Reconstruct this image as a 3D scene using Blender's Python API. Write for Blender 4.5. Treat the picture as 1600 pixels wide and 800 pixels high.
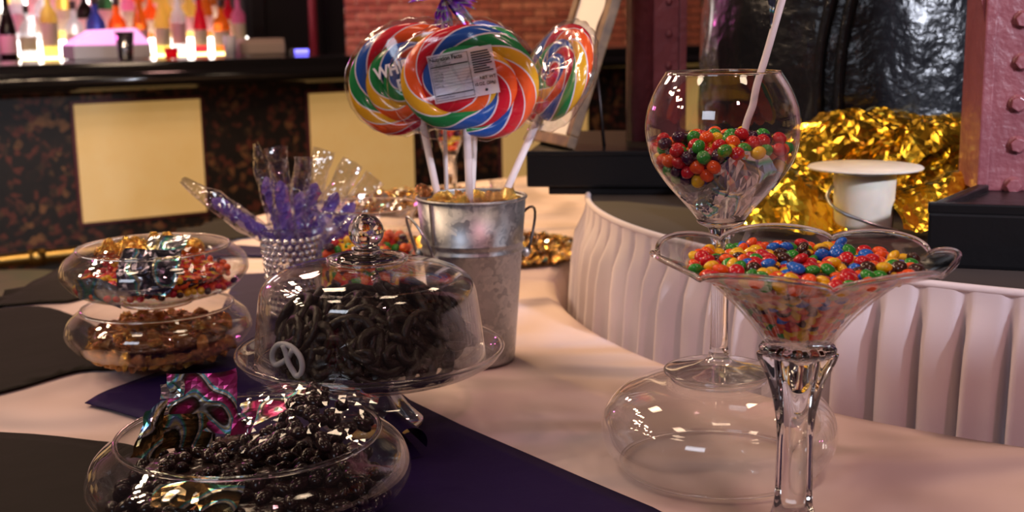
import bpy, bmesh, math, random
import numpy as np
from mathutils import Vector, Matrix, Euler, noise

for o in list(bpy.data.objects):
    bpy.data.objects.remove(o)
SC = bpy.context.scene
COL = SC.collection
PI = math.pi

# ------------------------------------------------------------------ camera, world, lights, exposure
EYE = 0.376                      # eye height above the table top (z = 0); the floor is at z = -0.75
cd = bpy.data.cameras.new('camera')
cam = bpy.data.objects.new('camera', cd); COL.objects.link(cam)
cd.sensor_width = 36.0
cd.lens = 36.0 * 1900 / 1600
cd.clip_start = 0.01
cd.dof.use_dof = True
cd.dof.focus_distance = 0.97
cd.dof.aperture_fstop = 9.0
cam.matrix_world = (Matrix.Translation((0, 0, EYE)) @ Matrix.Rotation(PI/2 - math.radians(10.7), 4, 'X')
                    @ Matrix.Rotation(-0.016, 4, 'Z'))
SC.camera = cam

SC.view_settings.view_transform = 'Standard'
SC.view_settings.look = 'None'
SC.view_settings.gamma = 1
SC.view_settings.use_curve_mapping = False
SC.view_settings.exposure = 0.32
SC.cycles.use_denoising = True
SC.cycles.max_bounces = 14
SC.cycles.transmission_bounces = 14
SC.cycles.transparent_max_bounces = 48
SC.cycles.glossy_bounces = 6
SC.cycles.sample_clamp_indirect = 4.0

w = bpy.data.worlds.new('world'); SC.world = w; w.use_nodes = True
bg = w.node_tree.nodes['Background']
bg.inputs[0].default_value = (0.34, 0.20, 0.20, 1); bg.inputs[1].default_value = 0.085


def lamp(name, kind, loc, energy, color, size=0.05, target=None, sizey=None, spot=None, blend=0.5):
    l = bpy.data.lights.new(name, kind); l.energy = energy; l.color = color
    if kind == 'AREA':
        l.size = size
        if sizey:
            l.shape = 'RECTANGLE'; l.size_y = sizey
    else:
        l.shadow_soft_size = size
    if kind == 'SPOT':
        l.spot_size = spot; l.spot_blend = blend
    o = bpy.data.objects.new(name, l); COL.objects.link(o); o.location = loc
    if target is not None:
        o.rotation_euler = (Vector(target) - Vector(loc)).to_track_quat('-Z', 'Y').to_euler()
    return o


# track of small warm ceiling spots to the left, a cool window behind the camera's left shoulder,
# a magenta stage lamp on the right, warm lamps over the far end of the table
rl = random.Random(6)
for i in range(15):
    lamp('track_bulb', 'POINT', (-2.3 + 0.085 * i + rl.uniform(-0.1, 0.1), 0.5 + 0.17 * i + rl.uniform(-0.1, 0.1), 1.45 + rl.uniform(-0.25, 0.35)), 7.5, (1.0, 0.70, 0.46), 0.045)
lamp('far_table_spot', 'SPOT', (-0.9, 3.4, 1.9), 190, (1.0, 0.64, 0.25), 0.06, (0.0, 2.6, 0), spot=0.95)
lamp('window_daylight', 'AREA', (-1.5, -1.7, 1.6), 14, (0.80, 0.86, 1.0), 1.1, (0.0, 1.2, 0.1), sizey=0.7)
lamp('stage_lamp_pink', 'SPOT', (0.7, -0.7, 1.7), 34, (1.0, 0.46, 0.50), 0.07, (0.55, 1.4, 0.15), spot=0.85)
lamp('stage_lamp_cool', 'SPOT', (1.55, -0.4, 1.0), 170, (0.82, 0.86, 1.0), 0.06, (0.43, 1.54, 0.48), spot=0.49, blend=0.08)
for x, y in ((0.25, 1.15), (1.0, 2.3), (-0.75, 2.5), (0.95, 0.3), (-0.9, 0.7)):
    lamp('added_overhead_fill', 'AREA', (x, y, 2.0), 3.2, (1.0, 0.72, 0.50), 0.32, (x, y, 0))  # added overhead fill lamps, giving the foil something bright to reflect
lamp('bar_lamp', 'POINT', (-1.2, 4.6, 1.6), 12, (1.0, 0.5, 0.42), 0.1)
lamp('bar_magenta', 'POINT', (-2.6, 5.0, 1.0), 14, (1.0, 0.15, 0.6), 0.1)
lamp('brick_wash', 'SPOT', (-1.0, 9.3, 2.6), 340, (1.0, 0.60, 0.38), 0.2, (0, 11.5, 0.4), spot=1.5)
lamp('brick_magenta', 'SPOT', (-1.6, 10.0, 1.4), 30, (0.9, 0.2, 0.9), 0.1, (-1.2, 11.5, 0.6), spot=0.9)


# ------------------------------------------------------------------ materials
MATS = {}


def nodes_of(name):
    m = bpy.data.materials.new(name); m.use_nodes = True
    nt = m.node_tree; nt.nodes.clear()
    out = nt.nodes.new('ShaderNodeOutputMaterial')
    MATS[name] = m
    return m, nt, out


def N(nt, typ, **kw):
    n = nt.nodes.new('ShaderNode' + typ)
    for k, v in kw.items():
        if k.startswith('i_'):
            key = k[2:]
            n.inputs[int(key) if key.isdigit() else key.replace('_', ' ')].default_value = v
        else:
            setattr(n, k, v)
    return n


def L(nt, a, ao, b, bi):
    nt.links.new(a.outputs[ao], b.inputs[bi])


def ramp(nt, stops, interp='LINEAR'):
    n = nt.nodes.new('ShaderNodeValToRGB'); cr = n.color_ramp; cr.interpolation = interp
    while len(cr.elements) > 1:
        cr.elements.remove(cr.elements[-1])
    cr.elements[0].position = stops[0][0]; cr.elements[0].color = (*stops[0][1], 1)
    for p, c in stops[1:]:
        e = cr.elements.new(p); e.color = (*c, 1)
    return n


def coords(nt, scale=(1, 1, 1), which='Object'):
    t = N(nt, 'TexCoord'); mp = N(nt, 'Mapping'); mp.inputs['Scale'].default_value = scale
    L(nt, t, which, mp, 'Vector'); return mp


def pm(name, color, rough=0.5, metal=0.0, coat=0.0, trans=0.0, ior=1.45, emis=None, estr=0.0, spec=0.5,
       noise_mix=None, nscale=20.0, bump=0.0, bscale=50.0, bdist=0.002, detail=3.0, sheen=0.0, alpha=None, which='Object', sss=0.0):
    """principled material; noise_mix = second colour blended in by a noise; bump = fine relief"""
    m, nt, out = nodes_of(name)
    p = N(nt, 'BsdfPrincipled')
    p.inputs['Base Color'].default_value = (*color, 1)
    p.inputs['Roughness'].default_value = rough; p.inputs['Metallic'].default_value = metal
    p.inputs['Coat Weight'].default_value = coat; p.inputs['Coat Roughness'].default_value = 0.08
    p.inputs['Transmission Weight'].default_value = trans; p.inputs['IOR'].default_value = ior
    p.inputs['Specular IOR Level'].default_value = spec
    p.inputs['Sheen Weight'].default_value = sheen
    if sss:
        p.inputs['Subsurface Weight'].default_value = sss; p.inputs['Subsurface Radius'].default_value = (0.004, 0.002, 0.001)
    if emis:
        p.inputs['Emission Color'].default_value = (*emis, 1); p.inputs['Emission Strength'].default_value = estr
    if noise_mix or bump:
        mp = coords(nt, which=which)
    if noise_mix:
        tx = N(nt, 'TexNoise'); tx.inputs['Scale'].default_value = nscale; tx.inputs['Detail'].default_value = detail
        L(nt, mp, 0, tx, 'Vector')
        r = ramp(nt, [(0.35, color), (0.65, noise_mix)]); L(nt, tx, 'Fac', r, 0); L(nt, r, 0, p, 'Base Color')
    if bump:
        tb = N(nt, 'TexNoise'); tb.inputs['Scale'].default_value = bscale; tb.inputs['Detail'].default_value = 4
        L(nt, mp, 0, tb, 'Vector')
        b = N(nt, 'Bump'); b.inputs['Strength'].default_value = bump; b.inputs['Distance'].default_value = bdist
        L(nt, tb, 'Fac', b, 'Height'); L(nt, b, 0, p, 'Normal')
    L(nt, p, 0, out, 0)
    return m


def thin(name, tint=(0.97, 0.98, 0.98), base=0.05, edge=0.75, power=3.0, rough=0.01, bump=0.0, bscale=40.0, bdist=0.003, gloss=(1, 1, 1)):
    """thin clear sheet: see-through, with a mirror film that strengthens towards grazing angles"""
    m, nt, out = nodes_of(name)
    tr = N(nt, 'BsdfTransparent'); tr.inputs[0].default_value = (*tint, 1)
    gl = N(nt, 'BsdfGlossy'); gl.inputs['Roughness'].default_value = rough; gl.inputs[0].default_value = (*gloss, 1)
    lw = N(nt, 'LayerWeight'); lw.inputs[0].default_value = 0.5
    pw = N(nt, 'Math', operation='POWER'); pw.inputs[1].default_value = power
    ma = N(nt, 'Math', operation='MULTIPLY_ADD'); ma.inputs[1].default_value = edge; ma.inputs[2].default_value = base
    mx = N(nt, 'MixShader')
    if bump:
        mp = coords(nt); tb = N(nt, 'TexNoise'); tb.inputs['Scale'].default_value = bscale; tb.inputs['Detail'].default_value = 2
        L(nt, mp, 0, tb, 'Vector')
        b = N(nt, 'Bump'); b.inputs['Strength'].default_value = bump; b.inputs['Distance'].default_value = bdist
        L(nt, tb, 'Fac', b, 'Height'); L(nt, b, 0, gl, 'Normal'); L(nt, b, 0, lw, 'Normal')
    L(nt, lw, 'Facing', pw, 0); L(nt, pw, 0, ma, 0); L(nt, ma, 0, mx, 0); L(nt, tr, 0, mx, 1); L(nt, gl, 0, mx, 2)
    L(nt, mx, 0, out, 0)
    return m


thin('glass_wall', tint=(0.99, 0.993, 0.992), base=0.04, edge=0.8, power=3.0)
thin('glass_foot', tint=(0.98, 0.985, 0.985), base=0.15, edge=0.85, power=2.0)
thin('glass_wall_thick', tint=(0.98, 0.985, 0.985), base=0.045, edge=0.8, power=3.0)
pm('glass_solid', (1, 1, 1), rough=0.0, trans=1.0, ior=1.48)
thin('cellophane', tint=(0.95, 0.95, 0.96), base=0.045, edge=0.6, power=2.2, rough=0.035, bump=0.7, bscale=28)
thin('cellophane_bright', tint=(0.93, 0.93, 0.96), base=0.16, edge=0.6, power=1.8, rough=0.08, bump=0.9, bscale=60)
thin('cellophane_soft', tint=(0.95, 0.95, 0.96), base=0.06, edge=0.5, power=2.5, rough=0.1, bump=0.35, bscale=22)

# dishes, metals
pm('gold_foil', (0.95, 0.60, 0.05), rough=0.22, metal=1.0, bump=0.15, bscale=90, bdist=0.002)
pm('gold_wrap', (0.80, 0.47, 0.16), rough=0.24, metal=1.0, noise_mix=(0.62, 0.26, 0.08), nscale=90, bump=0.6, bscale=220, bdist=0.002, which='Generated')
MATS['gold_wrap'].node_tree.nodes['Noise Texture'].inputs['Scale'].default_value = 3
pm('copper_wrap', (0.80, 0.42, 0.22), rough=0.16, metal=1.0, noise_mix=(0.5, 0.22, 0.10), nscale=3, bump=0.6, bscale=8, bdist=0.05, which='Generated')
pm('bright_gold_wrap', (0.95, 0.66, 0.18), rough=0.2, metal=1.0, noise_mix=(0.85, 0.45, 0.1), nscale=3, bump=0.5, bscale=7, bdist=0.05, which='Generated')
pm('wire', (0.55, 0.55, 0.58), rough=0.28, metal=1.0)
pm('dark_wire', (0.06, 0.05, 0.05), rough=0.4, metal=1.0)


def galv():
    m, nt, out = nodes_of('galvanized')
    p = N(nt, 'BsdfPrincipled'); p.inputs['Metallic'].default_value = 0.92
    mp = coords(nt)
    nz = N(nt, 'TexNoise'); nz.inputs['Scale'].default_value = 60; L(nt, mp, 0, nz, 'Vector')
    mixv = N(nt, 'MixRGB'); mixv.inputs[0].default_value = 0.06; L(nt, mp, 0, mixv, 1); L(nt, nz, 'Color', mixv, 2)
    v = N(nt, 'TexVoronoi'); v.inputs['Scale'].default_value = 95; L(nt, mixv, 0, v, 'Vector')
    r = ramp(nt, [(0.0, (0.32, 0.325, 0.35)), (0.5, (0.46, 0.465, 0.48)), (1.0, (0.60, 0.59, 0.58))])
    L(nt, v, 'Color', r, 0); L(nt, r, 0, p, 'Base Color')
    r2 = ramp(nt, [(0.0, (0.34,)*3), (1.0, (0.5,)*3)]); L(nt, v, 'Color', r2, 0); L(nt, r2, 0, p, 'Roughness')
    L(nt, p, 0, out, 0)


galv()


def holo(name, a, b, c, scale=30.0, rough=0.16, metal=0.95, dist=6.0):
    """holographic film: a printed rainbow wave on metal foil"""
    m, nt, out = nodes_of(name)
    p = N(nt, 'BsdfPrincipled'); p.inputs['Metallic'].default_value = metal; p.inputs['Roughness'].default_value = rough
    mp = coords(nt)
    wv = N(nt, 'TexNoise'); wv.inputs['Scale'].default_value = scale; wv.inputs['Detail'].default_value = 0.5
    L(nt, mp, 0, wv, 'Vector')
    mu = N(nt, 'Math', operation='MULTIPLY'); mu.inputs[1].default_value = dist; L(nt, wv, 'Fac', mu, 0)
    fr = N(nt, 'Math', operation='FRACT'); L(nt, mu, 0, fr, 0)
    r = ramp(nt, [(0.0, a), (0.3, b), (0.6, c), (0.70, (0.12, 0.6, 0.4)), (0.76, (0.3, 0.5, 0.95)), (0.84, (0.95, 0.8, 0.3)), (0.90, (0.95, 0.95, 0.97)), (0.97, a)])
    L(nt, fr, 0, r, 0); L(nt, r, 0, p, 'Base Color')
    nb = N(nt, 'TexNoise'); nb.inputs['Scale'].default_value = 70; L(nt, mp, 0, nb, 'Vector')
    bp = N(nt, 'Bump'); bp.inputs['Strength'].default_value = 0.25; bp.inputs['Distance'].default_value = 0.002
    L(nt, nb, 'Fac', bp, 'Height'); L(nt, bp, 0, p, 'Normal')
    L(nt, p, 0, out, 0)


holo('holo_pink', (0.10, 0.07, 0.05), (0.62, 0.03, 0.20), (0.88, 0.15, 0.40), 26, 0.3)
holo('holo_olive', (0.05, 0.04, 0.02), (0.20, 0.13, 0.05), (0.35, 0.2, 0.08), 22)
holo('holo_silver', (0.62, 0.6, 0.62), (0.75, 0.73, 0.78), (0.85, 0.82, 0.88), 18, 0.18)
holo('holo_dark', (0.09, 0.085, 0.12), (0.14, 0.13, 0.18), (0.25, 0.22, 0.3), 24, 0.2)
holo('holo_purple', (0.22, 0.04, 0.5), (0.4, 0.08, 0.8), (0.7, 0.3, 1.0), 40, 0.3)

# fabrics


def cloth_mat():
    m, nt, out = nodes_of('white_cloth')
    p = N(nt, 'BsdfPrincipled'); p.inputs['Base Color'].default_value = (0.64, 0.50, 0.49, 1); p.inputs['Roughness'].default_value = 0.9
    p.inputs['Specular IOR Level'].default_value = 0.2
    mp = coords(nt, (2.2, 6.0, 1)); mp.inputs['Rotation'].default_value = (0, 0, 0.6)
    n1 = N(nt, 'TexNoise'); n1.inputs['Scale'].default_value = 1.3; n1.inputs['Detail'].default_value = 0.6; n1.inputs['Distortion'].default_value = 0.5; L(nt, mp, 0, n1, 'Vector')
    mp2 = coords(nt, (5, 2.5, 1)); mp2.inputs['Rotation'].default_value = (0, 0, -0.5)
    n2 = N(nt, 'TexNoise'); n2.inputs['Scale'].default_value = 1.7; n2.inputs['Detail'].default_value = 0.6; L(nt, mp2, 0, n2, 'Vector')
    ad = N(nt, 'Math', operation='ADD'); L(nt, n1, 'Fac', ad, 0); L(nt, n2, 'Fac', ad, 1)
    b1 = N(nt, 'Bump'); b1.inputs['Strength'].default_value = 1.0; b1.inputs['Distance'].default_value = 0.085; L(nt, ad, 0, b1, 'Height')
    L(nt, b1, 0, p, 'Normal'); L(nt, p, 0, out, 0)


cloth_mat()
pm('skirt_cloth', (0.66, 0.58, 0.61), rough=0.85, spec=0.2, bump=0.15, bscale=40)
pm('purple_satin', (0.014, 0.006, 0.052), rough=0.6, spec=0.1, bump=0.2, bscale=14, bdist=0.01)
pm('black_cloth', (0.016, 0.013, 0.011), rough=0.85, spec=0.15, bump=0.2, bscale=14, bdist=0.008)
# candies
CANDY = {'red': (0.55, 0.012, 0.02), 'orange': (0.85, 0.10, 0.012), 'yellow': (0.85, 0.50, 0.012),
         'green': (0.03, 0.27, 0.03), 'blue': (0.012, 0.14, 0.62), 'brown': (0.05, 0.018, 0.012), 'purple': (0.045, 0.008, 0.035)}
for k, c in CANDY.items():
    pm('candy_' + k, c, rough=0.22, coat=0.35)
pm('dark_chocolate', (0.014, 0.006, 0.006), rough=0.2, spec=0.35)
pm('pretzel_chocolate', (0.014, 0.008, 0.006), rough=0.36, spec=0.22, bump=0.6, bscale=190)
pm('pale_grey', (0.42, 0.42, 0.44), rough=0.5)
pm('rock_candy', (0.17, 0.10, 0.50), rough=0.18, coat=0.5, bump=0.8, bscale=260, bdist=0.004)
pm('stick_white', (0.80, 0.70, 0.70), rough=0.6)
pm('wood_stick', (0.55, 0.35, 0.2), rough=0.7)
pm('label_white', (0.72, 0.70, 0.74), rough=0.4)
pm('ink', (0.02, 0.02, 0.03), rough=0.6)
pm('logo_white', (0.86, 0.84, 0.88), rough=0.35)
# structure
pm('floor_carpet', (0.05, 0.03, 0.025), rough=0.95, noise_mix=(0.09, 0.06, 0.03), nscale=4, bump=0.3, bscale=80)
pm('black_paint', (0.006, 0.006, 0.007), rough=0.32, spec=0.25, bump=0.3, bscale=45, bdist=0.003)
pm('cast_iron', (0.010, 0.011, 0.014), rough=0.22, coat=0.6, bump=0.8, bscale=60, bdist=0.0035)
pm('red_steel', (0.26, 0.075, 0.09), rough=0.42, coat=0.25, bump=0.5, bscale=60, bdist=0.006, noise_mix=(0.20, 0.055, 0.07), nscale=14)
pm('frosted', (0.78, 0.72, 0.62), rough=0.55, noise_mix=(0.62, 0.56, 0.48), nscale=22, sss=0.3)
pm('frame_wood', (0.10, 0.06, 0.035), rough=0.5, noise_mix=(0.2, 0.12, 0.06), nscale=40)
pm('mat_board', (0.80, 0.74, 0.74), rough=0.8)
pm('sketch', (0.12, 0.07, 0.06), rough=0.8)
pm('bar_top', (0.008, 0.007, 0.007), rough=0.12, coat=0.5)
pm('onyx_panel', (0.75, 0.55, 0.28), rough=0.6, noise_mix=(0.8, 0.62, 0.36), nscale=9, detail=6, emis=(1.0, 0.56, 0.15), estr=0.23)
pm('panel_trim', (0.12, 0.03, 0.04), rough=0.4)
pm('brass', (0.55, 0.35, 0.10), rough=0.3, metal=1.0)
pm('door_black', (0.02, 0.017, 0.02), rough=0.5)
pm('wall_grey', (0.35, 0.28, 0.24), rough=0.8)
pm('wall_dark', (0.03, 0.022, 0.022), rough=0.8)
pm('pipe_red', (0.35, 0.03, 0.06), rough=0.4)
pm('brick_red', (0.33, 0.10, 0.06), rough=0.85, noise_mix=(0.2, 0.06, 0.045), nscale=6)
pm('brick_pale', (0.45, 0.2, 0.12), rough=0.85, noise_mix=(0.3, 0.1, 0.07), nscale=6)
pm('mortar', (0.42, 0.30, 0.25), rough=0.9)
pm('led_white', (1, 1, 1), emis=(1.0, 0.93, 0.85), estr=6.0)
pm('led_yellow', (1, 1, 1), emis=(1.0, 0.78, 0.25), estr=5.0)
pm('magenta_glow', (1, 1, 1), emis=(0.9, 0.2, 0.78), estr=0.85)
pm('led_blue', (1, 1, 1), emis=(0.1, 0.1, 1.0), estr=3)
pm('led_red', (1, 1, 1), emis=(1.0, 0.03, 0.12), estr=1.2)
pm('plastic_white', (0.62, 0.6, 0.68), rough=0.4)
pm('plastic_beige', (0.5, 0.38, 0.32), rough=0.5)
pm('steel', (0.5, 0.48, 0.5), rough=0.2, metal=1.0)


def bar_front_mat():
    m, nt, out = nodes_of('bar_front')
    p = N(nt, 'BsdfPrincipled'); p.inputs['Roughness'].default_value = 0.55
    mp = coords(nt)
    v = N(nt, 'TexVoronoi'); v.inputs['Scale'].default_value = 42; L(nt, mp, 0, v, 'Vector')
    n = N(nt, 'TexNoise'); n.inputs['Scale'].default_value = 9; n.inputs['Detail'].default_value = 5; L(nt, mp, 0, n, 'Vector')
    mu = N(nt, 'Math', operation='MULTIPLY'); L(nt, v, 'Color', mu, 0); L(nt, n, 'Fac', mu, 1)
    r = ramp(nt, [(0.0, (0.008, 0.006, 0.006)), (0.28, (0.014, 0.010, 0.008)), (0.34, (0.15, 0.035, 0.022)), (0.40, (0.03, 0.02, 0.012)), (0.48, (0.22, 0.10, 0.04))])
    L(nt, mu, 0, r, 0); L(nt, r, 0, p, 'Base Color'); L(nt, p, 0, out, 0)


bar_front_mat()


def candy_mass(name, cols, scale, rough=0.25):
    m, nt, out = nodes_of(name)
    p = N(nt, 'BsdfPrincipled'); p.inputs['Roughness'].default_value = rough
    mp = coords(nt); v = N(nt, 'TexVoronoi'); v.inputs['Scale'].default_value = scale; L(nt, mp, 0, v, 'Vector')
    r = ramp(nt, [(i / len(cols), c) for i, c in enumerate(cols)], 'CONSTANT')
    sp = N(nt, 'SeparateColor'); L(nt, v, 'Color', sp, 0); L(nt, sp, 0, r, 0); L(nt, r, 0, p, 'Base Color')
    b = N(nt, 'Bump'); b.inputs['Distance'].default_value = 0.006; b.invert = True
    L(nt, v, 'Distance', b, 'Height'); L(nt, b, 0, p, 'Normal'); L(nt, p, 0, out, 0)


candy_mass('mass_mixed', [CANDY[k] for k in ('red', 'orange', 'green', 'brown', 'yellow', 'blue')], 95)
candy_mass('mass_fruit', [CANDY[k] for k in ('red', 'orange', 'green', 'purple', 'yellow')], 90)
candy_mass('mass_warm', [CANDY[k] for k in ('red', 'orange', 'yellow', 'brown', 'orange')], 120)
candy_mass('mass_choc', [(0.018, 0.008, 0.007), (0.012, 0.006, 0.005), (0.025, 0.011, 0.01)], 90)
candy_mass('mass_gold', [(0.16, 0.07, 0.03), (0.09, 0.035, 0.015), (0.22, 0.11, 0.045)], 80)


def swirl_mat():
    m, nt, out = nodes_of('swirl_candy')
    p = N(nt, 'BsdfPrincipled'); p.inputs['Roughness'].default_value = 0.2; p.inputs['Coat Weight'].default_value = 0.4
    uv = N(nt, 'UVMap'); uv.uv_map = 'UVMap'
    sp = N(nt, 'SeparateXYZ'); L(nt, uv, 0, sp, 0)
    ad = N(nt, 'Math', operation='ADD'); L(nt, sp, 0, ad, 0); L(nt, sp, 1, ad, 1)
    fr = N(nt, 'Math', operation='FRACT'); L(nt, ad, 0, fr, 0)
    white = (0.82, 0.72, 0.76)
    cols = [(0.62, 0.012, 0.03), (0.88, 0.11, 0.02), (0.82, 0.42, 0.02), (0.015, 0.24, 0.06), (0.02, 0.10, 0.42)]
    st = []
    for i, c in enumerate(cols):
        st += [(i / 5, white), (i / 5 + 0.022, c)]
    r = ramp(nt, st, 'CONSTANT'); L(nt, fr, 0, r, 0); L(nt, r, 0, p, 'Base Color'); L(nt, p, 0, out, 0)


swirl_mat()


# ------------------------------------------------------------------ mesh helpers
def mesh(name, v, f, smooth=True):
    me = bpy.data.meshes.new(name); me.from_pydata([tuple(a) for a in v], [], f); me.update()
    if smooth:
        me.polygons.foreach_set('use_smooth', [True] * len(me.polygons))
    return me


def link(name, me, mat=None, parent=None, loc=None, rot=None, label=None, cat=None, group=None, kind=None):
    o = bpy.data.objects.new(name, me); COL.objects.link(o)
    if mat and me is not None and me.materials.find(mat) < 0 and len(me.materials) == 0:
        me.materials.append(MATS[mat])
    if parent: o.parent = parent
    if loc is not None: o.location = loc
    if rot is not None: o.rotation_euler = rot
    if label: o['label'] = label
    if cat: o['category'] = cat
    if group: o['group'] = group
    if kind: o['kind'] = kind
    return o


def thing(name, label, cat, loc=(0, 0, 0), rz=0, group=None):
    return link(name, None, loc=loc, rot=(0, 0, rz), label=label, cat=cat, group=group)


def cr(pts, n=6):
    """catmull-rom densify a polyline of tuples"""
    P = [np.array(p, float) for p in pts]
    P = [2 * P[0] - P[1]] + P + [2 * P[-1] - P[-2]]
    out = []
    for i in range(1, len(P) - 2):
        a, b, c, d = P[i - 1:i + 3]
        for k in range(n):
            t = k / n
            out.append(0.5 * (2 * b + (c - a) * t + (2 * a - 5 * b + 4 * c - d) * t * t + (3 * b - a - 3 * c + d) * t ** 3))
    out.append(P[-2])
    return [tuple(p) for p in out]


def lathe(name, prof, segs=64, fn=None, smooth=True):
    v = []; f = []; rings = []
    for r, z in prof:
        if r < 1e-6:
            rings.append([len(v)]); v.append((0, 0, z))
        else:
            ring = []
            for s in range(segs):
                a = 2 * PI * s / segs
                rr, zz = fn(r, z, a) if fn else (r, z)
                ring.append(len(v)); v.append((rr * math.cos(a), rr * math.sin(a), zz))
            rings.append(ring)
    for A, B in zip(rings, rings[1:]):
        for s in range(segs):
            t = (s + 1) % segs
            if len(A) == 1 and len(B) == 1: continue
            if len(A) == 1: f.append((A[0], B[t], B[s]))
            elif len(B) == 1: f.append((A[s], A[t], B[0]))
            else: f.append((A[s], A[t], B[t], B[s]))
    return mesh(name, v, f, smooth)


def tube(name, pts, rad, segs=8, cap=True, smooth=True):
    P = [Vector(p) for p in pts]; n = len(P)
    R = rad if isinstance(rad, (list, tuple)) else [rad] * n
    v = []; f = []
    up = Vector((0, 0, 1))
    t0 = (P[1] - P[0]).normalized()
    if abs(t0.dot(up)) > 0.95: up = Vector((1, 0, 0))
    nrm = t0.cross(up).normalized()
    for i in range(n):
        t = (P[min(i + 1, n - 1)] - P[max(i - 1, 0)]).normalized()
        nrm = (nrm - t * nrm.dot(t)).normalized(); b = t.cross(nrm)
        for s in range(segs):
            a = 2 * PI * s / segs
            v.append(P[i] + (nrm * math.cos(a) + b * math.sin(a)) * R[i])
    for i in range(n - 1):
        for s in range(segs):
            t = (s + 1) % segs
            f.append((i * segs + s, i * segs + t, (i + 1) * segs + t, (i + 1) * segs + s))
    if cap:
        f.append(tuple(reversed(range(segs)))); f.append(tuple(range((n - 1) * segs, n * segs)))
    return mesh(name, v, f, smooth)


def ring(name, R, rad, segs=64, ts=8, fn=None):
    v = []; f = []
    for i in range(segs):
        a = 2 * PI * i / segs
        for s in range(ts):
            b = 2 * PI * s / ts
            r = R + rad * math.cos(b); z = rad * math.sin(b)
            if fn: r, z = fn(r, z, a)
            v.append((r * math.cos(a), r * math.sin(a), z))
    for i in range(segs):
        for s in range(ts):
            j = (i + 1) % segs; t = (s + 1) % ts
            f.append((i * ts + s, j * ts + s, j * ts + t, i * ts + t))
    return mesh(name, v, f)


def box(name, x0, x1, y0, y1, z0, z1, bev=0.0):
    return prism(name, [(x0, y0), (x1, y0), (x1, y1), (x0, y1)], z0, z1, bev)


def prism(name, poly, z0, z1, bev=0.0, segs=2):
    bm = bmesh.new()
    lo = [bm.verts.new((x, y, z0)) for x, y in poly]; hi = [bm.verts.new((x, y, z1)) for x, y in poly]
    n = len(poly)
    bm.faces.new(list(reversed(lo))); bm.faces.new(hi)
    for i in range(n):
        j = (i + 1) % n; bm.faces.new((lo[i], lo[j], hi[j], hi[i]))
    bmesh.ops.recalc_face_normals(bm, faces=bm.faces)
    if bev:
        bmesh.ops.bevel(bm, geom=bm.edges[:], offset=bev, segments=segs, affect='EDGES', profile=0.6)
    me = bpy.data.meshes.new(name); bm.to_mesh(me); bm.free()
    return me


def ellipsoid(name, a, b, c, seg=14, rg=9, dent=0.0):
    v = [(0, 0, -c)]; f = []
    for i in range(1, rg):
        t = -PI / 2 + PI * i / rg
        for s in range(seg):
            p = 2 * PI * s / seg
            v.append((a * math.cos(t) * math.cos(p), b * math.cos(t) * math.sin(p), c * math.sin(t)))
    v.append((0, 0, c)); top = len(v) - 1
    for s in range(seg):
        t = (s + 1) % seg
        f.append((0, 1 + t, 1 + s)); f.append((top, 1 + (rg - 2) * seg + s, 1 + (rg - 2) * seg + t))
        for i in range(rg - 2):
            f.append((1 + i * seg + s, 1 + i * seg + t, 1 + (i + 1) * seg + t, 1 + (i + 1) * seg + s))
    return mesh(name, v, f)


def join(name, parts, smooth=None):
    """parts: list of (mesh, Matrix) with one material each -> one mesh"""
    bm = bmesh.new(); mats = []
    for me, mx in parts:
        k = len(bm.faces); b2 = bmesh.new(); b2.from_mesh(me); b2.transform(mx)
        tmp = bpy.data.meshes.new('tmp'); b2.to_mesh(tmp); b2.free(); bm.from_mesh(tmp); bpy.data.meshes.remove(tmp)
        bm.faces.ensure_lookup_table()
        m = me.materials[0] if len(me.materials) else None
        if m is not None:
            if m not in mats: mats.append(m)
            for fc in bm.faces[k:]: fc.material_index = mats.index(m)
    me = bpy.data.meshes.new(name); bm.to_mesh(me); bm.free()
    for m in mats: me.materials.append(m)
    return me


def with_mat(me, mat):
    me.materials.append(MATS[mat]); return me


def vessel_prof(outer, t, zin):
    """closed glass wall: outer control points bottom->rim, wall t, inner floor height zin"""
    o = cr(outer, 6)
    inner = [(max(r - t, 0.0005), z) for r, z in o if z > zin + 1e-4]
    rim_r, rim_z = o[-1]
    prof = [(0, o[0][1])] + o + [(rim_r - t * 0.5, rim_z + t * 0.55)] + list(reversed(inner))
    r_last = inner[0][0]
    prof += [(r_last * 0.85, zin + 0.0008), (r_last * 0.5, zin), (0, zin)]
    return prof


def prof_R(outer, t):
    o = cr(outer, 6); zs = np.array([p[1] for p in o]); rs = np.array([p[0] for p in o]) - t
    k = np.maximum.accumulate(zs)
    return lambda z: np.interp(z, k, rs)


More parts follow.
